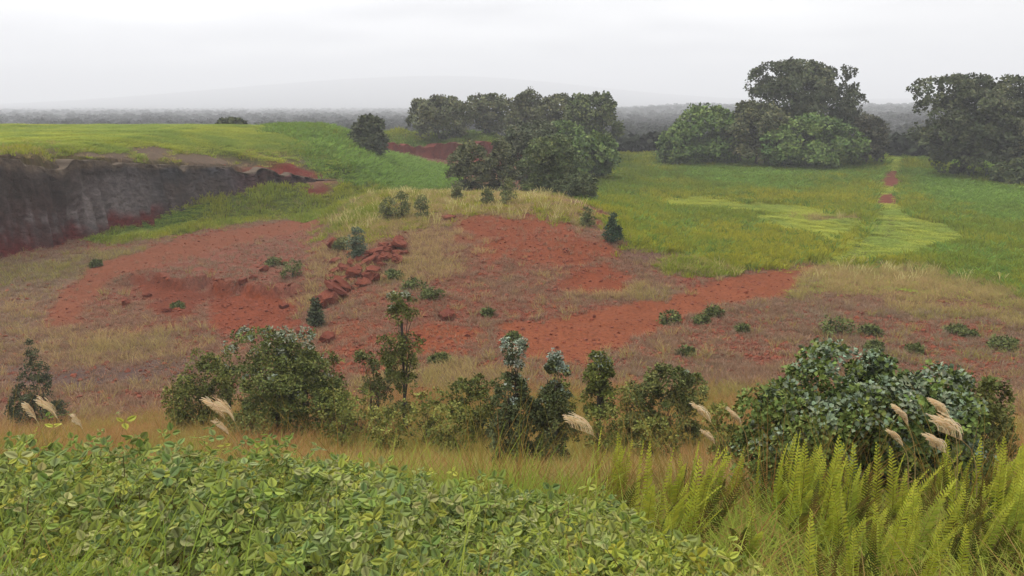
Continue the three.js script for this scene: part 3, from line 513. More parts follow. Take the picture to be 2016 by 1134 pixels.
treeAt('green_bush', 'small bright green bush peeping out between grove trees', 'bush', null, 1112, 240, 90, 84, { ...JADE, lobes: lobesBush, twigs: 380, thick: 0.1 });
treeAt('ohia_tree', 'small airy tree beside the large dark rounded tree, over the meadow', 'tree', BACK, 1140, 346, 55, 64, { a: P(66, 76, 46, 1.5), b: P(106, 112, 70, 1.5), bark: BARK, lobes: lobesOpen, twigs: 260, thick: 0.07, clump: 0.16, leaf: [0.17, 0.11], stems: 2 });
treeAt('ohia_tree', 'tallest broad crowned tree above green bushes across the meadow', 'tree', null, 1565, 123, 98, 195, { ...DARK, lobes: lobesOpen.concat([[0, 0.62, 0, 0.4, 0.3, 0.36], [0, 0.86, 0, 0.26, 0.12, 0.26]]), twigs: 1400, thick: 0.3, branches: 30 });
treeAt('ohia_tree', 'thin sparse tree at the shoulder of the tallest meadow tree', 'tree', null, 1668, 169, 99, 54, { ...DARK, lobes: lobesTall, twigs: 220, thick: 0.12 });
treeAt('ohia_tree', 'olive brown tree in front of the tallest meadow tree', 'tree', null, 1490, 205, 92, 112, { ...OHIA, lobes: lobesDome, twigs: 620 });
treeAt('green_bush', 'wide bright green bush ending the meadow thicket', 'bush', null, 1388, 211, 95, 150, { ...JADE, lobes: lobesBush, twigs: 700, thick: 0.12 });
treeAt('green_bush', 'low green bush sloping into the meadow below the wide thicket', 'bush', null, 1335, 250, 96, 80, { ...JADE, lobes: lobesBush, twigs: 380, thick: 0.1 });
treeAt('green_bush', 'bright green vine covered bush under the tallest meadow tree', 'bush', null, 1590, 231, 91, 190, { ...JADE, lobes: lobesBush, twigs: 820, thick: 0.12 });
treeAt('ohia_tree', 'small brownish tree beside the start of the grass path', 'tree', null, 1708, 231, 92, 62, { a: P(66, 66, 50, 1.5), b: P(92, 90, 66, 1.5), bark: BARK, lobes: lobesDome, twigs: 300, thick: 0.1 });
treeAt('ohia_tree', 'large dark spreading tree standing alone right of the grass path', 'tree', null, 1893, 148, 82, 222, { ...DARK, lobes: lobesOpen.concat([[0.12, 0.5, 0, 0.36, 0.3, 0.34], [0.1, 0.25, 0.1, 0.36, 0.22, 0.34], [0.2, 0.7, 0, 0.26, 0.2, 0.26], [0.05, 0.15, 0.1, 0.3, 0.14, 0.3]]), twigs: 1700, thick: 0.3, branches: 34, clump: 0.3, leaf: [0.3, 0.25], subs: 20 });
treeAt('green_bush', 'dull bush at the foot of the lone spreading tree', 'bush', null, 2000, 318, 76, 70, { ...OHIA2, lobes: lobesBush, twigs: 260, thick: 0.08 });
treeAt('plateau_shrub', 'small dark shrub on the skyline of the grassy plateau', 'shrub', null, 462, 236, 85, 46, { ...DARK, lobes: lobesBush, twigs: 90, thick: 0.04, clump: 0.2 });
// shrubs of the mound and pit: [px, top row, foot row, width]
function shrubAt(name, label, category, group, px, top, foot, wpx, o) {
  const [x, D] = G(px, foot), s = pixel(D, H(x, D)), h = (foot - top) * s, w = wpx * s;
  return plantAt(name, label, category, group, { x, D, h, w, seed: Math.round(px * 3 + foot), thick: 0.02 + 0.02 * h, branches: 12, trunk: 0.6, leaves: 9, clump: 0.1, leaf: [0.11, 0.065], twigs: 120, ...OHIA2, a: P(80, 88, 46, 1.6), b: P(122, 124, 74, 1.65), lobes: lobesTall, ...o });
}
const MOUND = 'upright shrubs in the pale grass on the mound';
for (const [px, t, f, w] of [[790, 377, 428, 34], [762, 388, 432, 30], [830, 385, 430, 28], [960, 372, 402, 24], [1000, 350, 404, 34], [900, 368, 396, 20], [1155, 410, 447, 26]]) shrubAt('mound_shrub', 'leafy upright shrub in pale grass on the crest of the mound', 'shrub', MOUND, px, t, f, w, { stems: 2 });
shrubAt('mound_shrub', 'dark conical shrub standing alone where mound meets fern meadow', 'shrub', null, 1206, 422, 475, 38, { ...DARK, a: P(44, 66, 42, 1.4), b: P(66, 86, 56, 1.4), lobes: lobesCone, twigs: 240 });
shrubAt('mound_shrub', 'leafy shrub growing out of the red slab pile', 'shrub', null, 703, 448, 513, 38, { lobes: lobesTall, twigs: 200, stems: 2, a: P(70, 84, 62, 1.5), b: P(110, 118, 90, 1.5) });
shrubAt('mound_shrub', 'small shrub at the upper end of the red slab pile', 'shrub', null, 672, 468, 492, 26, { lobes: lobesBush });
shrubAt('mound_shrub', 'thin dark sapling below the leaning red slabs', 'shrub', null, 623, 585, 645, 26, { ...DARK, lobes: lobesCone, twigs: 150 });
const spotOf = (px) => (px < 620 ? 'on the low red pit floor in front of the cliff' : px < 1100 ? 'on the mound slope near the slab heap' : px < 1500 ? 'on the brown verge along the red track' : 'on the brown scrub beyond the great rounded shrub');
for (const [px, t, f, w] of [[815, 548, 570, 42], [850, 566, 587, 40], [780, 536, 550, 26], [1318, 612, 637, 40], [1405, 603, 622, 30], [1380, 622, 634, 26], [1648, 626, 655, 74], [1712, 640, 658, 40], [1800, 680, 695, 24], [1975, 664, 688, 56], [865, 696, 714, 34], [575, 512, 545, 40], [540, 505, 524, 32], [190, 512, 524, 18], [1720, 672, 690, 30], [1462, 640, 652, 22], [1880, 640, 654, 34], [960, 608, 620, 20], [770, 532, 546, 18], [1010, 656, 672, 22], [350, 596, 606, 22], [1350, 684, 700, 28], [1905, 650, 662, 26], [455, 724, 742, 26]])
  shrubAt('low_shrub', 'low green shrub ' + spotOf(px), 'shrub', 'low shrubs ' + spotOf(px), px, t, f, w, { lobes: lobesBush, twigs: 70, stems: 3, a: P(76, 86, 42, 1.4), b: P(112, 118, 62, 1.4), clump: 0.09 });

// shrubs on the slope below the rim: column, top row, distance, width
function nearShrub(label, group, px, top, D, wpx, o) {
  return treeAt('slope_shrub', label, 'shrub', group, px, top, D, wpx, { near: true, a: P(76, 84, 34, 1.5), b: P(132, 132, 66, 1.55), pale: P(150, 156, 130, 1.1), bark: BARK, clump: 0.055, leaf: [0.05, 0.036], leaves: 13, subR: 0.42, thick: 0.028, branches: 30, stems: 3, ...o });
}
nearShrub('big dense dark shrub with pale leaf tips in brown grass below the rim', null, 552, 636, 15, 225, { a: P(70, 80, 34, 1.55), b: P(124, 128, 68, 1.6), subs: 26, twigs: 2300, lobes: [[0.0, 0.4, 0, 0.3, 0.34, 0.3], [-0.18, 0.78, 0, 0.22, 0.17, 0.24, 0.45], [0.12, 0.76, 0, 0.18, 0.15, 0.2, 0.8], [0.0, 0.55, 0, 0.36, 0.22, 0.34, 0.12], [0.1, 0.32, 0.05, 0.38, 0.24, 0.34], [-0.1, 0.25, 0.1, 0.3, 0.22, 0.3], [0.3, 0.34, 0, 0.22, 0.2, 0.24], [0.22, 0.6, 0, 0.2, 0.14, 0.22, 0.2]], branches: 50, thick: 0.05 });
nearShrub('small yellow green shrub left of the big dense one', null, 395, 704, 16.2, 108, { twigs: 620, lobes: lobesBush });
nearShrub('wispy sapling between the small and the big dense shrub', null, 443, 697, 16.8, 40, { twigs: 80, lobes: [[-0.2, 0.9, 0, 0.3, 0.1, 0.3, 0.3], [0.2, 0.7, 0, 0.3, 0.12, 0.3], [0, 0.45, 0, 0.3, 0.15, 0.3]], stems: 1 });
nearShrub('dark pointed shrub on the grey pit floor below the cliff', null, 46, 674, 19.6, 96, { ...DARK, near: true, twigs: 520, lobes: lobesCone.concat([[-0.3, 0.2, 0, 0.25, 0.18, 0.25], [0.35, 0.15, 0, 0.2, 0.14, 0.2]]) });
nearShrub('tall slender tree with bare double trunk and tiered leaf tufts', null, 792, 576, 15, 84, { twigs: 420, thick: 0.05, trunk: 0.82, stems: 2, branches: 16, b: P(124, 124, 66, 1.35), lobes: [[0.0, 0.94, 0, 0.3, 0.06, 0.3, 0.4], [-0.05, 0.86, 0, 0.36, 0.05, 0.3], [-0.05, 0.66, 0, 0.46, 0.08, 0.36], [-0.05, 0.56, 0, 0.36, 0.07, 0.32], [0.05, 0.44, 0, 0.2, 0.06, 0.2], [-0.1, 0.22, 0, 0.3, 0.06, 0.3]] });
nearShrub('loose pale leaved shrub leaning beside the slender tree', null, 735, 690, 15.8, 96, { twigs: 200, b: P(130, 130, 78, 1.35), lobes: [[-0.2, 0.85, 0, 0.22, 0.13, 0.24, 0.2], [0.15, 0.75, 0, 0.25, 0.14, 0.25], [0.35, 0.65, 0, 0.16, 0.14, 0.2], [-0.05, 0.5, 0, 0.3, 0.16, 0.3]] });
nearShrub('airy shrub touching the shaded side of the big dense shrub', null, 640, 696, 15.8, 70, { twigs: 170, lobes: lobesOpen });
nearShrub('silver tipped column shaped shrub with two plumes of pale leaves', null, 1012, 668, 11, 100, { a: P(64, 72, 40, 1.5), b: P(104, 110, 70, 1.5), pale: P(164, 172, 150, 1.2), twigs: 1100, leaf: [0.04, 0.028], clump: 0.045, stems: 5, trunk: 0.8, lobes: [[-0.12, 0.94, 0, 0.09, 0.07, 0.1, 2], [0.1, 0.92, 0, 0.1, 0.09, 0.1, 2], [0.0, 0.84, 0, 0.13, 0.05, 0.12, 1.5], [-0.05, 0.62, 0, 0.3, 0.12, 0.3, 0.15], [0.1, 0.45, 0, 0.36, 0.14, 0.34], [-0.1, 0.3, 0, 0.36, 0.16, 0.34], [0.1, 0.15, 0, 0.34, 0.12, 0.34]] });
nearShrub('narrow dark shrub with one silvery crest beside the two plumed shrub', null, 1090, 690, 10.8, 86, { a: P(64, 72, 38, 1.5), b: P(106, 110, 66, 1.5), pale: P(152, 164, 144, 1.15), twigs: 950, leaf: [0.04, 0.028], clump: 0.045, stems: 4, trunk: 0.8, lobes: [[0.02, 0.95, 0, 0.1, 0.05, 0.1, 2], [0.06, 0.86, 0, 0.24, 0.06, 0.24, 1], [0, 0.62, 0, 0.3, 0.12, 0.3, 0.15], [0.05, 0.42, 0, 0.38, 0.14, 0.36], [-0.05, 0.25, 0, 0.38, 0.14, 0.36], [0, 0.12, 0, 0.34, 0.1, 0.34]] });
nearShrub('slim yellow green sapling with round leaf tufts in brown grass', null, 1178, 690, 14, 62, { twigs: 480, trunk: 0.8, stems: 2, a: P(84, 92, 40, 1.35), b: P(128, 132, 62, 1.35), lobes: [[0, 0.9, 0, 0.3, 0.09, 0.3, 0.3], [0, 0.75, 0, 0.36, 0.1, 0.34], [0, 0.58, 0, 0.4, 0.1, 0.36], [0.1, 0.42, 0, 0.4, 0.08, 0.36]] });
nearShrub('spreading shrub of several leafy stems near the red hollow', null, 1312, 722, 13.2, 150, { twigs: 800, a: P(74, 82, 40, 1.5), b: P(124, 126, 68, 1.5), lobes: [[-0.3, 0.75, 0, 0.18, 0.14, 0.2], [-0.05, 0.85, 0, 0.16, 0.13, 0.2], [0.1, 0.88, 0, 0.16, 0.1, 0.2, 0.2], [0.3, 0.72, 0, 0.2, 0.16, 0.22], [0.05, 0.55, 0, 0.34, 0.16, 0.3], [-0.3, 0.45, 0, 0.2, 0.14, 0.22], [0.2, 0.3, 0, 0.24, 0.14, 0.24]] });
nearShrub('great rounded shrub with silver topped leaves behind the sword ferns', null, 1650, 704, 7, 470, { a: P(66, 80, 36, 1.55), b: P(116, 130, 64, 1.6), pale: P(140, 154, 124, 1.15), subs: 24, twigs: 3200, leaf: [0.046, 0.04], clump: 0.05, leaves: 13, stems: 6, thick: 0.06, branches: 60, lobes: [[-0.02, 0.66, 0, 0.28, 0.32, 0.3, 0.5], [-0.2, 0.5, 0.05, 0.24, 0.3, 0.26, 0.25], [0.2, 0.55, 0, 0.24, 0.32, 0.26, 0.6], [0.32, 0.36, 0, 0.18, 0.26, 0.22, 0.7], [-0.33, 0.3, 0.05, 0.18, 0.22, 0.22, 0.1], [0.05, 0.3, 0.15, 0.36, 0.26, 0.26]] });
nearShrub('thin leaved shrub with upright twigs behind the great rounded shrub', null, 1890, 738, 9.2, 130, { twigs: 260, b: P(120, 118, 64, 1.35), lobes: lobesOpen.slice(0, 7) });
nearShrub('small rounded shrub in the brown grass behind the silver tipped shrub', null, 938, 748, 13.6, 96, { twigs: 420, a: P(80, 86, 38, 1.35), b: P(120, 122, 58, 1.35), lobes: lobesOpen });
const FILL = 'thin yellowing shrubs in the brown grass below the rim';
for (const [px, t, D, w] of [[845, 770, 13.4, 90], [700, 770, 14.2, 100], [665, 770, 13.2, 70], [1240, 762, 13.4, 90], [1100, 750, 13.8, 60], [890, 800, 12.4, 80], [760, 812, 12.6, 90], [1190, 800, 12.4, 80], [340, 760, 16.5, 60], [1420, 800, 10.5, 70], [1950, 790, 11, 80], [1290, 830, 11.5, 90]])
  nearShrub('thin yellowing shrub in the tall brown grass below the rim', FILL, px, t, D, w, { twigs: 120, a: P(88, 96, 40, 1.5), b: P(136, 136, 66, 1.6), subR: 0.3, lobes: lobesOpen });
console.log('shrubs done');
// ---------------------------------------------------------------- red slabs and boulders: [px, row, width px, thickness share, tilt, turn]
function slabGeo(seed, w, t, d) {
  const R = rng(seed); let g = new THREE.BoxGeometry(1, 1, 1, 5, 3, 5); g.deleteAttribute('normal'); g.deleteAttribute('uv'); g = mergeVertices(g);
  const p = g.attributes.position, cut = []; for (let k = 0; k < 5; k++) { const a = R() * 6.28; cut.push([Math.cos(a), Math.sin(a), 0.36 + 0.12 * R()]); }
  const col = [], A = P(156, 88, 66), B = P(134, 76, 62);
  for (let i = 0; i < p.count; i++) {
    let x = p.getX(i), y = p.getY(i), z = p.getZ(i);
    for (const [a, b, l] of cut) { const q = x * a + z * b - l; if (q > 0) { x -= a * q; z -= b * q; } }
    const e = Math.max(Math.abs(x), Math.abs(z)) * 2; y *= 1 - 0.28 * ss(0.55, 1, e); x *= 1 - 0.1 * Math.abs(y) * 2; z *= 1 - 0.1 * Math.abs(y) * 2;
    const n = 0.2 * vnoise(x * 4 + seed, z * 4 + y * 3), n2 = 0.1 * vnoise(x * 9 + seed, z * 9 - y * 7);
    p.setXYZ(i, (x + n2) * w, (y + n) * t, (z + n2) * d); col.push(...mix(A, B, clamp(0.5 + 4 * n + 5 * n2, 0, 1)));
  }
  g.setAttribute('color', new THREE.Float32BufferAttribute(col, 3));
  const uv = []; for (let i = 0; i < p.count; i++) uv.push(p.getX(i) * 1.2 + p.getY(i), p.getZ(i) * 1.2 + p.getY(i)); g.setAttribute('uv', new THREE.Float32BufferAttribute(uv, 2));
  return toCreasedNormals(g, 0.6);
}
function rockAt(label, group, px, py, wpx, thin, tilt, turn, up = 0) {
  const [x, D] = G(px, py + wpx * 0.12), w = wpx * pixel(D, 0) * 1.14, t = w * thin, R = rng(px * 13 + py);
  const o = new THREE.Mesh(slabGeo(px * 31 + py, w, t, w * (0.65 + 0.3 * R())), M.rock); o.name = numbered(thin < 0.36 ? 'rock_slab' : 'boulder');
  o.position.set(x, H(x, D) + t * 0.28 + Math.abs(Math.sin(tilt)) * w * 0.32 + up, -D); o.rotation.set((R() - 0.5) * 0.35 + 0.2, turn, tilt, 'YXZ');
  o.userData = { label, category: 'rock' }; if (group) o.userData.group = group; scene.add(o);
}
const PILE = 'red slabs heaped at the edge of the mound';
for (const [px, py, w, th, tilt, turn, up] of [[726, 502, 22, 0.45, 0.1, 0.3, 0], [784, 482, 28, 0.5, 0.05, 1.1, 0.15], [786, 490, 36, 0.22, -0.28, 0.2, 0.25], [756, 488, 20, 0.6, 0.2, 2, 0], [748, 497, 36, 0.26, 0.12, 0.1, 0.1], [766, 501, 22, 0.5, -0.4, 1.3, 0.1], [781, 502, 20, 0.5, 0.3, 0.5, 0], [761, 513, 28, 0.42, -0.25, 0.9, 0.12], [783, 514, 24, 0.5, 0.35, 1.8, 0], [744, 518, 27, 0.35, 0.5, 0.4, 0], [727, 519, 34, 0.3, 0.5, 0.2, 0], [733, 535, 28, 0.45, 0.1, 1.4, 0], [735, 549, 28, 0.5, -0.2, 2.2, 0], [716, 558, 30, 0.35, -0.15, 0.3, 0], [719, 544, 15, 0.6, 0.2, 1, 0], [711, 511, 26, 0.4, 0.3, 0.7, 0], [660, 517, 24, 0.35, 0.35, 0.2, 0], [664, 535, 22, 0.4, 0.3, 0.9, 0], [679, 532, 26, 0.4, 0.25, 2, 0], [672, 554, 28, 0.4, 0.2, 0.5, 0], [690, 522, 20, 0.5, 0.3, 1.5, 0], [650, 548, 18, 0.5, 0.2, 0.6, 0], [695, 556, 18, 0.6, 0, 2.1, 0], [772, 493, 18, 0.55, 0.2, 0.2, 0.1], [740, 508, 20, 0.5, 0.1, 1.9, 0.05], [797, 500, 16, 0.5, 0.1, 0.4, 0], [752, 524, 18, 0.5, -0.2, 1.2, 0], [706, 528, 18, 0.5, 0.2, 0.1, 0], [700, 566, 16, 0.5, 0, 0.8, 0]])
  rockAt('flat red rock slab in the heap at the edge of the mound', PILE, px, py, w, th, tilt, turn, up);
rockAt('pale topped round red boulder lying in front of the slab heap', null, 700, 542, 30, 0.55, 0.05, 0.5, 0.05);
rockAt('long red slab leaning steeply, upper of the leaning pair', null, 674, 572, 40, 0.3, -0.75, 0.25, 0.1);
rockAt('long red slab leaning steeply, lower of the leaning pair', null, 663, 582, 48, 0.28, -0.7, 0.25, 0.1);
rockAt('broad red boulder propping up the two leaning slabs', null, 645, 596, 42, 0.5, 0.35, 0.9);
rockAt('upright red rock beside the shrub at the upper end of the slab heap', null, 655, 489, 20, 0.7, 1.0, 0.3);
const LONE = 'single red boulders on the pit floor';
for (const [px, py, w, th] of [[478, 554, 18, 0.5], [247, 599, 20, 0.6], [880, 428, 26, 0.26], [760, 548, 15, 0.5], [1545, 452, 0, 0], [500, 548, 16, 0.5], [560, 604, 16, 0.5], [422, 660, 10, 0.6], [398, 656, 9, 0.6], [1668, 584, 9, 0.6], [1170, 624, 8, 0.7], [520, 530, 22, 0.4], [560, 518, 18, 0.45], [290, 582, 14, 0.5], [330, 612, 15, 0.5], [470, 655, 14, 0.5]])
  if (w) rockAt('single red boulder lying ' + (px < 620 ? 'on the low pit floor in front of the cliff' : 'on the mound or beside the red track'), LONE + (px < 620 ? ' in front of the cliff' : ' of the mound and track'), px, py, w, th, 0.1, px);
rockAt('low red rock hump on the slope above the orange bare patch', null, 882, 622, 32, 0.45, 0.05, 0.4);
rockAt('weathered rust mound of rock beside the big dense shrub', null, 600, 656, 34, 0.5, 0.15, 0.4);
rockAt('rounded rust rock knob half covered by grass below the leaning slabs', null, 645, 668, 32, 0.5, 0.2, 1.4);
rockAt('dark red rock in brown grass beside the slender tree', null, 832, 772, 34, 0.4, 0, 0.6);
// ---------------------------------------------------------------- foreground on the rim
const groundAt = (x, D) => H(x, D);
// three-part leaves of the trailing shrub
function leaflet(m, p, dir, nrm, len, wid, col, R) {
  const sx = dir.clone().cross(nrm).normalize(), rows = [[0, 0], [0.16, 0.36], [0.42, 0.5], [0.7, 0.4], [0.9, 0.16], [1, 0]], L = [], C = [], Rr = [];
  const curl = (R() - 0.4) * 0.35;
  for (const [t, w] of rows) {
    const b = curl * t * t * len, put = (s, up) => m.v(p.x + dir.x * len * t + sx.x * s + nrm.x * (up - b), p.y + dir.y * len * t + sx.y * s + nrm.y * (up - b), p.z + dir.z * len * t + sx.z * s + nrm.z * (up - b), s ? col : [col[0] * 1.12, col[1] * 1.1, col[2] * 1.15]);
    C.push(put(0, 0)); L.push(put(w * wid, w * wid * 0.06)); Rr.push(put(-w * wid, w * wid * 0.06));
  }
  for (let k = 0; k < 5; k++) for (const S of [L, Rr]) { m.tri(C[k], S[k], S[k + 1]); m.tri(C[k], S[k + 1], C[k + 1]); }
}
function trifoliate(seed, col, s = 1) {
  const R = rng(seed), m = new Mesher(), st = V(0, 0.03 * s, 0);
  const bits = [[0, 0.064, 0.05], [1.85, 0.056, 0.046], [-1.85, 0.056, 0.046]];
  for (const [a, l, w] of bits) { const d = V(Math.sin(a + (R() - 0.5) * 0.3), 0.12 + (R() - 0.5) * 0.5, Math.cos(a)).normalize(), n = UPV.clone().addScaledVector(d, -d.y).add(V((R() - 0.5) * 0.5, 0, (R() - 0.5) * 0.5)); n.addScaledVector(d, -n.dot(d)).normalize(); leaflet(m, st.clone().addScaledVector(d, a ? 0.006 : 0.022 * s), d, n, l * s * (0.85 + 0.3 * R()), w * s * (0.9 + 0.2 * R()), jit(col, R, 0.12), R); }
  const c = P(140, 140, 90); const a = m.v(-0.0015, -0.03 * s, 0, c), b = m.v(0.0015, -0.03 * s, 0, c), t = m.v(0, 0.05 * s, 0.012 * s, c); m.tri(a, b, t);
  return m.geo();
}
const LV = [P(126, 140, 66, 1.7), P(108, 124, 58, 1.6), P(136, 148, 72, 1.7), P(144, 150, 64, 1.7), P(114, 130, 74, 1.6), P(142, 148, 92, 1.7)];
const leafGeos = LV.map((c, k) => trifoliate(100 + k, c, 0.95 + 0.1 * (k % 3))), leafWhite = [201, 202, 203].map((s) => trifoliate(s, [1, 1, 1]));
const vineTop = (x, D) => lerp(0.3, 0.64, ss(2.3, 4.6, D)) * lerp(1.12, 0.6, ss(-1.7, 0.0, x)) * (1 + 0.6 * fbm(x * 1.5 + 2, D * 1.5, 3)) * lerp(1, 0.7, ss(4.6, 5.6, D));
{
  const R = rng(91), q = new THREE.Quaternion(), q2 = new THREE.Quaternion(), mm = new THREE.Matrix4(), c = new THREE.Color(), spots = [];
  for (let D = 2.25; D < 5.6; D += 0.72) for (let x = -4.0 + (spots.length % 2) * 0.3; x < 1.35; x += 0.82) { const jx = x + (R() - 0.5) * 0.4, jD = D + (R() - 0.5) * 0.4; if (Math.abs(jx) > jD * 0.78 + 0.5) continue; if (jx > 0.55 + 0.5 * ss(4.4, 2.6, jD)) continue; spots.push([jx, jD]); }
  const where = (x, D) => (D > 4.7 ? 'on the brow of the rim above the brown slope' : D > 3.4 ? 'in the middle of the leafy rim cover' : 'at the foot of the leafy rim cover');
  for (const [cx, cD] of spots) {
    const y0 = groundAt(cx, cD), back = cD > 4.5, root = thing('trailing_shrub', 'soft rounded leafy shrub ' + where(cx, cD), 'shrub', [cx, y0, -cD], 'leafy shrubs covering the rim ' + where(cx, cD));
    const stems = new Mesher(), rad = 0.56, list = [], tone = mix(mix([0.86, 0.92, 0.95], [1.12, 1.06, 0.98], R()), [1.18, 1.1, 0.72], ss(-0.2, 1.0, cx + 0.6 * fbm(cx, cD, 2)));
    const place = (u, a, k) => { const x = cx + u * Math.cos(a), D = cD + u * Math.sin(a), top = vineTop(x, D) * (0.7 + 0.3 * R() + 0.35 * Math.pow(R(), 6)), depth = Math.pow(R(), 1.5) * 0.8; return V(x - cx, groundAt(x, D) - y0 + top * (1 - depth), -(D - cD)); };
    const shoots = 20; 
    for (let k = 0; k < shoots; k++) { const tip = place(rad * Math.sqrt(R()), R() * 6.28); tip.y += 0.03; limb(stems, [V((R() - 0.5) * 0.1, -0.04, (R() - 0.5) * 0.1), V(tip.x * 0.55, tip.y * 0.45, tip.z * 0.55), tip], 0.004, 0.0018, P(120, 98, 66), R, 4); for (let j = 0; j < 4; j++) list.push([V(tip.x + (R() - 0.5) * 0.05, tip.y + R() * 0.03, tip.z + (R() - 0.5) * 0.05), new THREE.Quaternion().setFromUnitVectors(UPV, V((R() - 0.5) * 1.6, 0.7, (R() - 0.3) * 1.6).normalize()), 0.24 + 0.22 * R(), jit(P(150, 158, 92, 1.6), R, 0.15)]); }
    part('stem', stems.geo(), M.bark, root);
    const n = Math.round((back ? 430 : 500) * (0.62 + 0.42 * R())), turn = (nrm) => { q.setFromUnitVectors(UPV, nrm); q2.setFromAxisAngle(UPV, R() * 6.28); return q.clone().multiply(q2); };
    for (let k = 0; k < n; k++) {
      const p = place(rad * Math.sqrt(R()), R() * 6.28), nrm = V((R() - 0.5) * 1.2, 0.75, (R() - 0.22) * 1.1).normalize(), s = (0.58 + 0.5 * R()) * (R() < 0.25 ? 0.6 : 1), rot = turn(nrm);
      if (k < 26 && R() < 0.95) { const l = part('leaf', leafGeos[Math.floor(R() * leafGeos.length)], M.soft, root); l.position.copy(p); l.position.y += 0.035; l.quaternion.copy(rot); l.scale.setScalar(s * 1.1); }
      else { const v = jit(LV[Math.floor(R() * LV.length)], R, 0.2, 0.1); list.push([p, rot, s, [v[0] * tone[0], v[1] * tone[1], v[2] * tone[2]]]); }
    }
    const im = new THREE.InstancedMesh(leafWhite[Math.floor(R() * 3)], M.soft, list.length); im.name = 'foliage'; im.userData.kind = 'stuff';
    list.forEach(([p, r, s, col], i) => { im.setMatrixAt(i, mm.compose(p, r, T2.set(s, s, s))); im.setColorAt(i, c.setRGB(...col)); });
    root.add(im);
  }
  console.log('trailing shrubs', spots.length);
}
// fine green grass between the leaves, thick on the right, with dead stalks
{
  const R = rng(55);
  for (let k = 0; k < 5200; k++) {
    const D = 2.1 + 4.6 * R(), x = (R() * 2 - 1) * (D * 0.75 + 0.4), right = ss(0.2, 1.0, x), n = fbm(x * 1.1, D * 1.1, 3);
    const corner = ss(-1.2, -1.7, x) * ss(3.2, 2.5, D), mid = ss(0.55, 0.2, Math.hypot(x + 0.05, (D - 4.9) * 0.8)), brow = ss(4.4, 5.2, D) * 0.7;
    if (R() > 0.07 + 0.32 * right + 0.5 * corner + 0.9 * mid + brow + (n > 0.2 ? 0.25 : 0)) continue;
    const deadish = R() < 0.16 + 0.1 * right ? 1 : 0, hot = clamp(0.5 + n, 0, 1);
    drop('rim', x, groundAt(x, D), -D, 0.8 + 0.5 * R(), (0.75 + 0.6 * R()) * (1 - 0.58 * right), R() * 6.28, deadish ? mix(P(168, 144, 84, 1.2), P(150, 112, 60, 1.2), R()) : mix(P(126, 146, 52, 1.7), P(152, 154, 66, 1.7), hot));
  }
  flush('rim', [tuft(71, 20, 0.42, 0.13, 0.0055, 0.8, dim(1), dim(0.75), 4, 0.2), tuft(72, 18, 0.5, 0.15, 0.006, 0.7, dim(1), dim(0.75), 4, 0.2), tuft(73, 20, 0.36, 0.16, 0.005, 1.1, dim(1), dim(0.72), 4, 0.2)], M.soft, 'rim_grass', 'fine bright green grass growing among the rim plants', 'grass');
  // long tan stalks on the brow
  for (let k = 0; k < 170; k++) { const D = 5.4 + 2 * Math.pow(R(), 1.3), x = (R() * 2 - 1) * D * 0.72; drop('brow', x, groundAt(x, D), -D, 0.9 + 0.5 * R(), 0.8 + 0.7 * R(), R() * 6.28, mix(P(166, 122, 70, 1.3), P(140, 130, 56, 1.3), R())); }
  flush('brow', [tuft(81, 12, 0.85, 0.14, 0.005, 0.55, dim(1), dim(0.7), 5, 0.15), tuft(82, 12, 0.75, 0.16, 0.005, 0.75, dim(1), dim(0.7), 5, 0.15)], M.soft, 'brow_grass', 'long tan grass stalks just below the rim', 'grass');
}
// sword ferns: fronds with toothed pairs of leaflets
function frondGeo(seed, L, col, colTip, bow) {
  const R = rng(seed), m = new Mesher(), n = 34, side = (R() - 0.5) * 0.25, at = (t) => V(side * L * t * t, L * (t - 0.22 * bow * t * t), bow * L * 0.45 * t * t);
  for (let k = 0; k < n; k++) { const a = at(k / n), b = at((k + 1) / n), w = 0.0035 * (1 - k / n) + 0.0008, c = P(120, 96, 50); const i = [m.v(a.x - w, a.y, a.z, c), m.v(a.x + w, a.y, a.z, c), m.v(b.x - w * 0.9, b.y, b.z, c), m.v(b.x + w * 0.9, b.y, b.z, c)]; m.tri(i[0], i[1], i[2]); m.tri(i[1], i[3], i[2]); }
  for (let k = 2; k < n; k++) for (const s of [-1, 1]) {
    const t = (k + (s > 0 ? 0.5 : 0)) / n, p = at(t), len = L * 0.068 * Math.pow(Math.sin(Math.PI * Math.pow(lerp(0.12, 1, t), 0.75)), 0.7) * (0.85 + 0.3 * R()) + 0.004, up = 0.35 + 0.25 * R(), w = L / n * 0.68, c = jit(mix(col, colTip, ss(0.55, 1, t)), R, 0.18), dz = 0.15 + 0.3 * R();
    const a = m.v(p.x, p.y - w * 0.45, p.z, c), b = m.v(p.x, p.y + w * 0.45, p.z, c), d = m.v(p.x + s * len * 0.75, p.y + len * up * 0.75 + w * 0.35, p.z + dz * len * 0.6, c), e = m.v(p.x + s * len * 0.7, p.y + len * up * 0.75 - w * 0.42, p.z + dz * len * 0.6, c), f = m.v(p.x + s * len, p.y + len * up, p.z + dz * len, c);
    m.tri(a, e, b); m.tri(b, e, d); m.tri(d, e, f);
  }
  return m.geo();
}
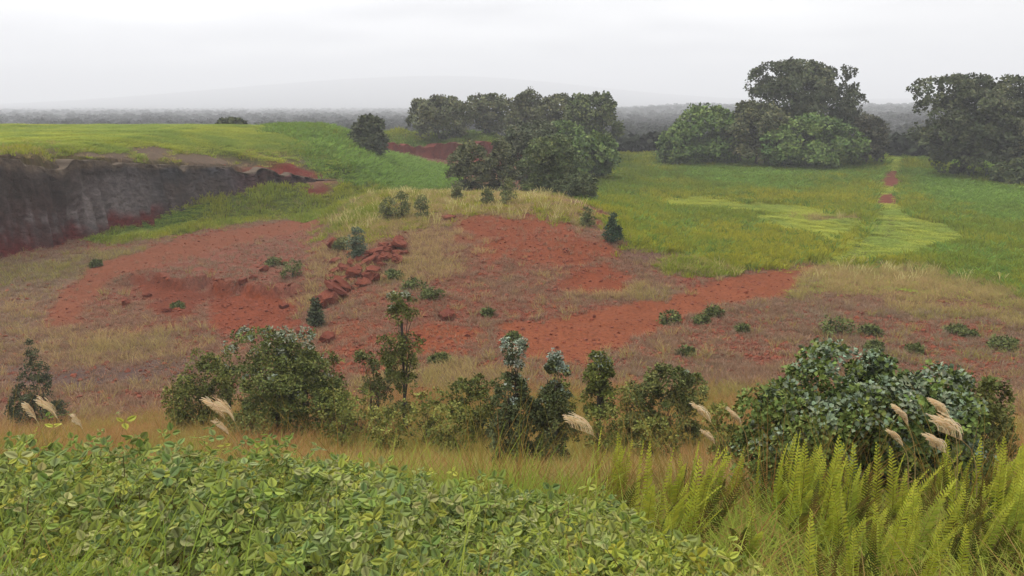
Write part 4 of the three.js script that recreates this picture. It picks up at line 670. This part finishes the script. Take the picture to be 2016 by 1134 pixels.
{
  const R = rng(33), young = [P(142, 148, 42, 1.65), P(122, 134, 44, 1.6), P(154, 156, 52, 1.65)], old = [P(92, 100, 36, 1.2), P(112, 88, 44, 1.25), P(76, 90, 36, 1.2), P(128, 116, 44, 1.4)];
  const fresh = [], aged = [];
  for (let k = 0; k < 6; k++) fresh.push(frondGeo(300 + k, 1, young[k % 3], P(166, 168, 60, 1.8), 0.15 + 0.12 * k));
  for (let k = 0; k < 8; k++) aged.push(frondGeo(330 + k, 1, old[k % 4], old[(k + 1) % 4], 0.3 + 0.15 * k));
  const spots = [];
  for (let k = 0; k < 92; k++) { const D = 3.0 + 2.9 * Math.pow(R(), 0.8), x = lerp(0.62 + 0.45 * ss(4.2, 3.0, D), D * 0.72 + 0.3, Math.pow(R(), 0.9)); if (x < 1.15 && D < 3.9) continue; if (x > 0.9 && x < 1.75 && D < 3.6 && R() < 0.7) continue; spots.push([x, D, 1]); }
  for (const s of [[0.5, 5.7, 0.8], [-0.12, 6.2, 0.8], [-1.0, 6.3, 0.7], [-1.25, 6.0, 0.6], [-2.3, 6.6, 0.6], [0.15, 6.1, 0.7], [-0.5, 6.3, 0.6], [-3.4, 6.4, 0.7]]) spots.push(s);
  for (const [x, D, sc] of spots) {
    const rim = x < 0.6, root = thing('sword_fern', rim ? 'lone yellow green fern on the grassy brow of the rim' : D > 4.6 ? 'upright yellow green sword fern in front of the great rounded shrub' : 'sword fern in the grass at the foot of the fern stand', 'fern', [x, groundAt(x, D) - 0.02, -D], rim ? 'single ferns on the brow of the rim' : D > 4.6 ? 'sword ferns in front of the great rounded shrub' : 'sword ferns at the foot of the stand');
    const n = rim ? 3 : 5 + Math.floor(R() * 4);
    for (let k = 0; k < n; k++) {
      const yes = R() < 0.42, f = part('frond', (yes ? fresh : aged)[Math.floor(R() * (yes ? 6 : 8))], M.soft, root), L = (yes ? 0.5 + 0.38 * R() : 0.38 + 0.3 * R()) * sc * lerp(0.72, 1, ss(3.2, 4.8, D)), a = R() * 6.28, lean = 0.05 + 0.3 * R() * (yes ? 1 : 1.8);
      f.position.set((R() - 0.5) * 0.16, 0, (R() - 0.5) * 0.16); f.rotation.set(lean * Math.cos(a), a * 0.5 + (R() - 0.5) * 1.2, lean * Math.sin(a), 'XZY'); f.scale.setScalar(L);
    }
  }
}
// seed plumes: [px, row of the plume's top, distance, bend, size]
function plumeGrass(px, top, D, bend, size, label, group) {
  const R = rng(px * 11 + top), [x] = atD(px, D), y0 = groundAt(x, D), h = EYE + D * slopeAt(top) - y0, root = thing('plume_grass', label, 'grass', [x - bend * 0.1, y0 - 0.02, -D], group);
  const tip = V(bend * 0.12 - 0.05 * size, h * 0.98, 0), st = new Mesher(), start = V(0.12 * size, 0, 0.02), mid = V(0.1 * size, h * 0.6, 0);
  const curve = new THREE.CatmullRomCurve3([start, mid, V(0.04 * size, h * 0.85, 0), tip]);
  limb(st, [start, mid, V(0.04 * size, h * 0.85, 0), tip], 0.0045, 0.002, P(196, 170, 112), R, 5);
  part('stalk', st.geo(), M.bark, root);
  const pl = new Mesher();
  for (let k = 0; k < 70; k++) { // drooping hairs set along the top of the stalk
    const t = 0.74 + 0.26 * R(), p = curve.getPoint(t), l = size * (0.09 + 0.07 * R()) * (1.15 - (t - 0.74) * 1.6), a = Math.PI + (R() - 0.5) * 1.7, up = 0.95 + 0.3 * R(), c = jit(mix(P(220, 190, 142, 1.6), P(236, 218, 186, 1.6), R()), R, 0.12), n = 4; let prev = null;
    for (let s = 0; s <= n; s++) { const q = s / n, w = 0.003 * (1 - 0.6 * q) + 0.0014, X = p.x + Math.cos(a) * l * (0.1 * q + 0.5 * q * q), Y = p.y + l * up * (q * 1.1 - 0.5 * q * q), Z = p.z + Math.sin(a) * l * q * 0.5, i = [pl.v(X, Y - w, Z, c), pl.v(X, Y + w, Z, c)]; if (prev) { pl.tri(prev[0], prev[1], i[0]); pl.tri(prev[1], i[1], i[0]); } prev = i; }
  }
  part('plume', pl.geo(), M.plume, root);
  const bl = new Mesher();
  for (let k = 0; k < 3; k++) { const a = R() * 6.28, l = 0.3 + 0.25 * R(); limb(bl, [V(0.1 * size, 0, 0), V(0.1 * size + Math.cos(a) * 0.08, l * 0.7, Math.sin(a) * 0.08), V(0.1 * size + Math.cos(a) * 0.26, l, Math.sin(a) * 0.26)], 0.003, 0.0008, P(150, 142, 70), R, 3); }
  part('blade', bl.geo(), M.bark, root);
}
const PAIR = 'feathery plumes in front of the great rounded shrub';
for (const [px, t, D, b, s] of [[1712, 806, 5.6, 0, 1.1], [1778, 794, 5.6, -0.3, 1.2], [1790, 838, 5.4, -0.8, 1.5], [1700, 850, 5.6, -0.4, 0.8], [1770, 866, 5.4, -0.6, 1.1]]) plumeGrass(px, t, D, b, s, 'feathery tan seed plume in front of the great rounded shrub', PAIR);
for (const [px, t, D, b, s] of [[1362, 803, 6.6, -0.4, 1.2], [1422, 808, 6.6, -0.2, 1.0], [1372, 850, 6.5, -0.4, 0.8]]) plumeGrass(px, t, D, b, s, 'cream seed plume over the sword ferns beside the great shrub', 'cream plumes over the sword ferns');
plumeGrass(1135, 832, 6.4, -1.0, 1.5, 'long single bowed seed plume beside the narrow dark shrub', null);
for (const [px, t, D, b, s] of [[472, 793, 6.4, -0.4, 1.2], [497, 798, 6.4, 0.1, 1.2], [480, 830, 6.3, -0.4, 0.8]]) plumeGrass(px, t, D, b, s, 'cream seed plume in front of the big dense shrub', 'plumes in front of the big dense shrub');
for (const [px, t, D, b, s] of [[182, 790, 5.8, -0.2, 1.1], [145, 796, 6.0, 0, 0.8], [226, 815, 6.0, 0, 0.7]]) plumeGrass(px, t, D, b, s, 'short seed plume rising behind the leafy rim shrubs', 'plumes behind the leafy rim shrubs');
shade(scene);
renderer.render(scene, camera);
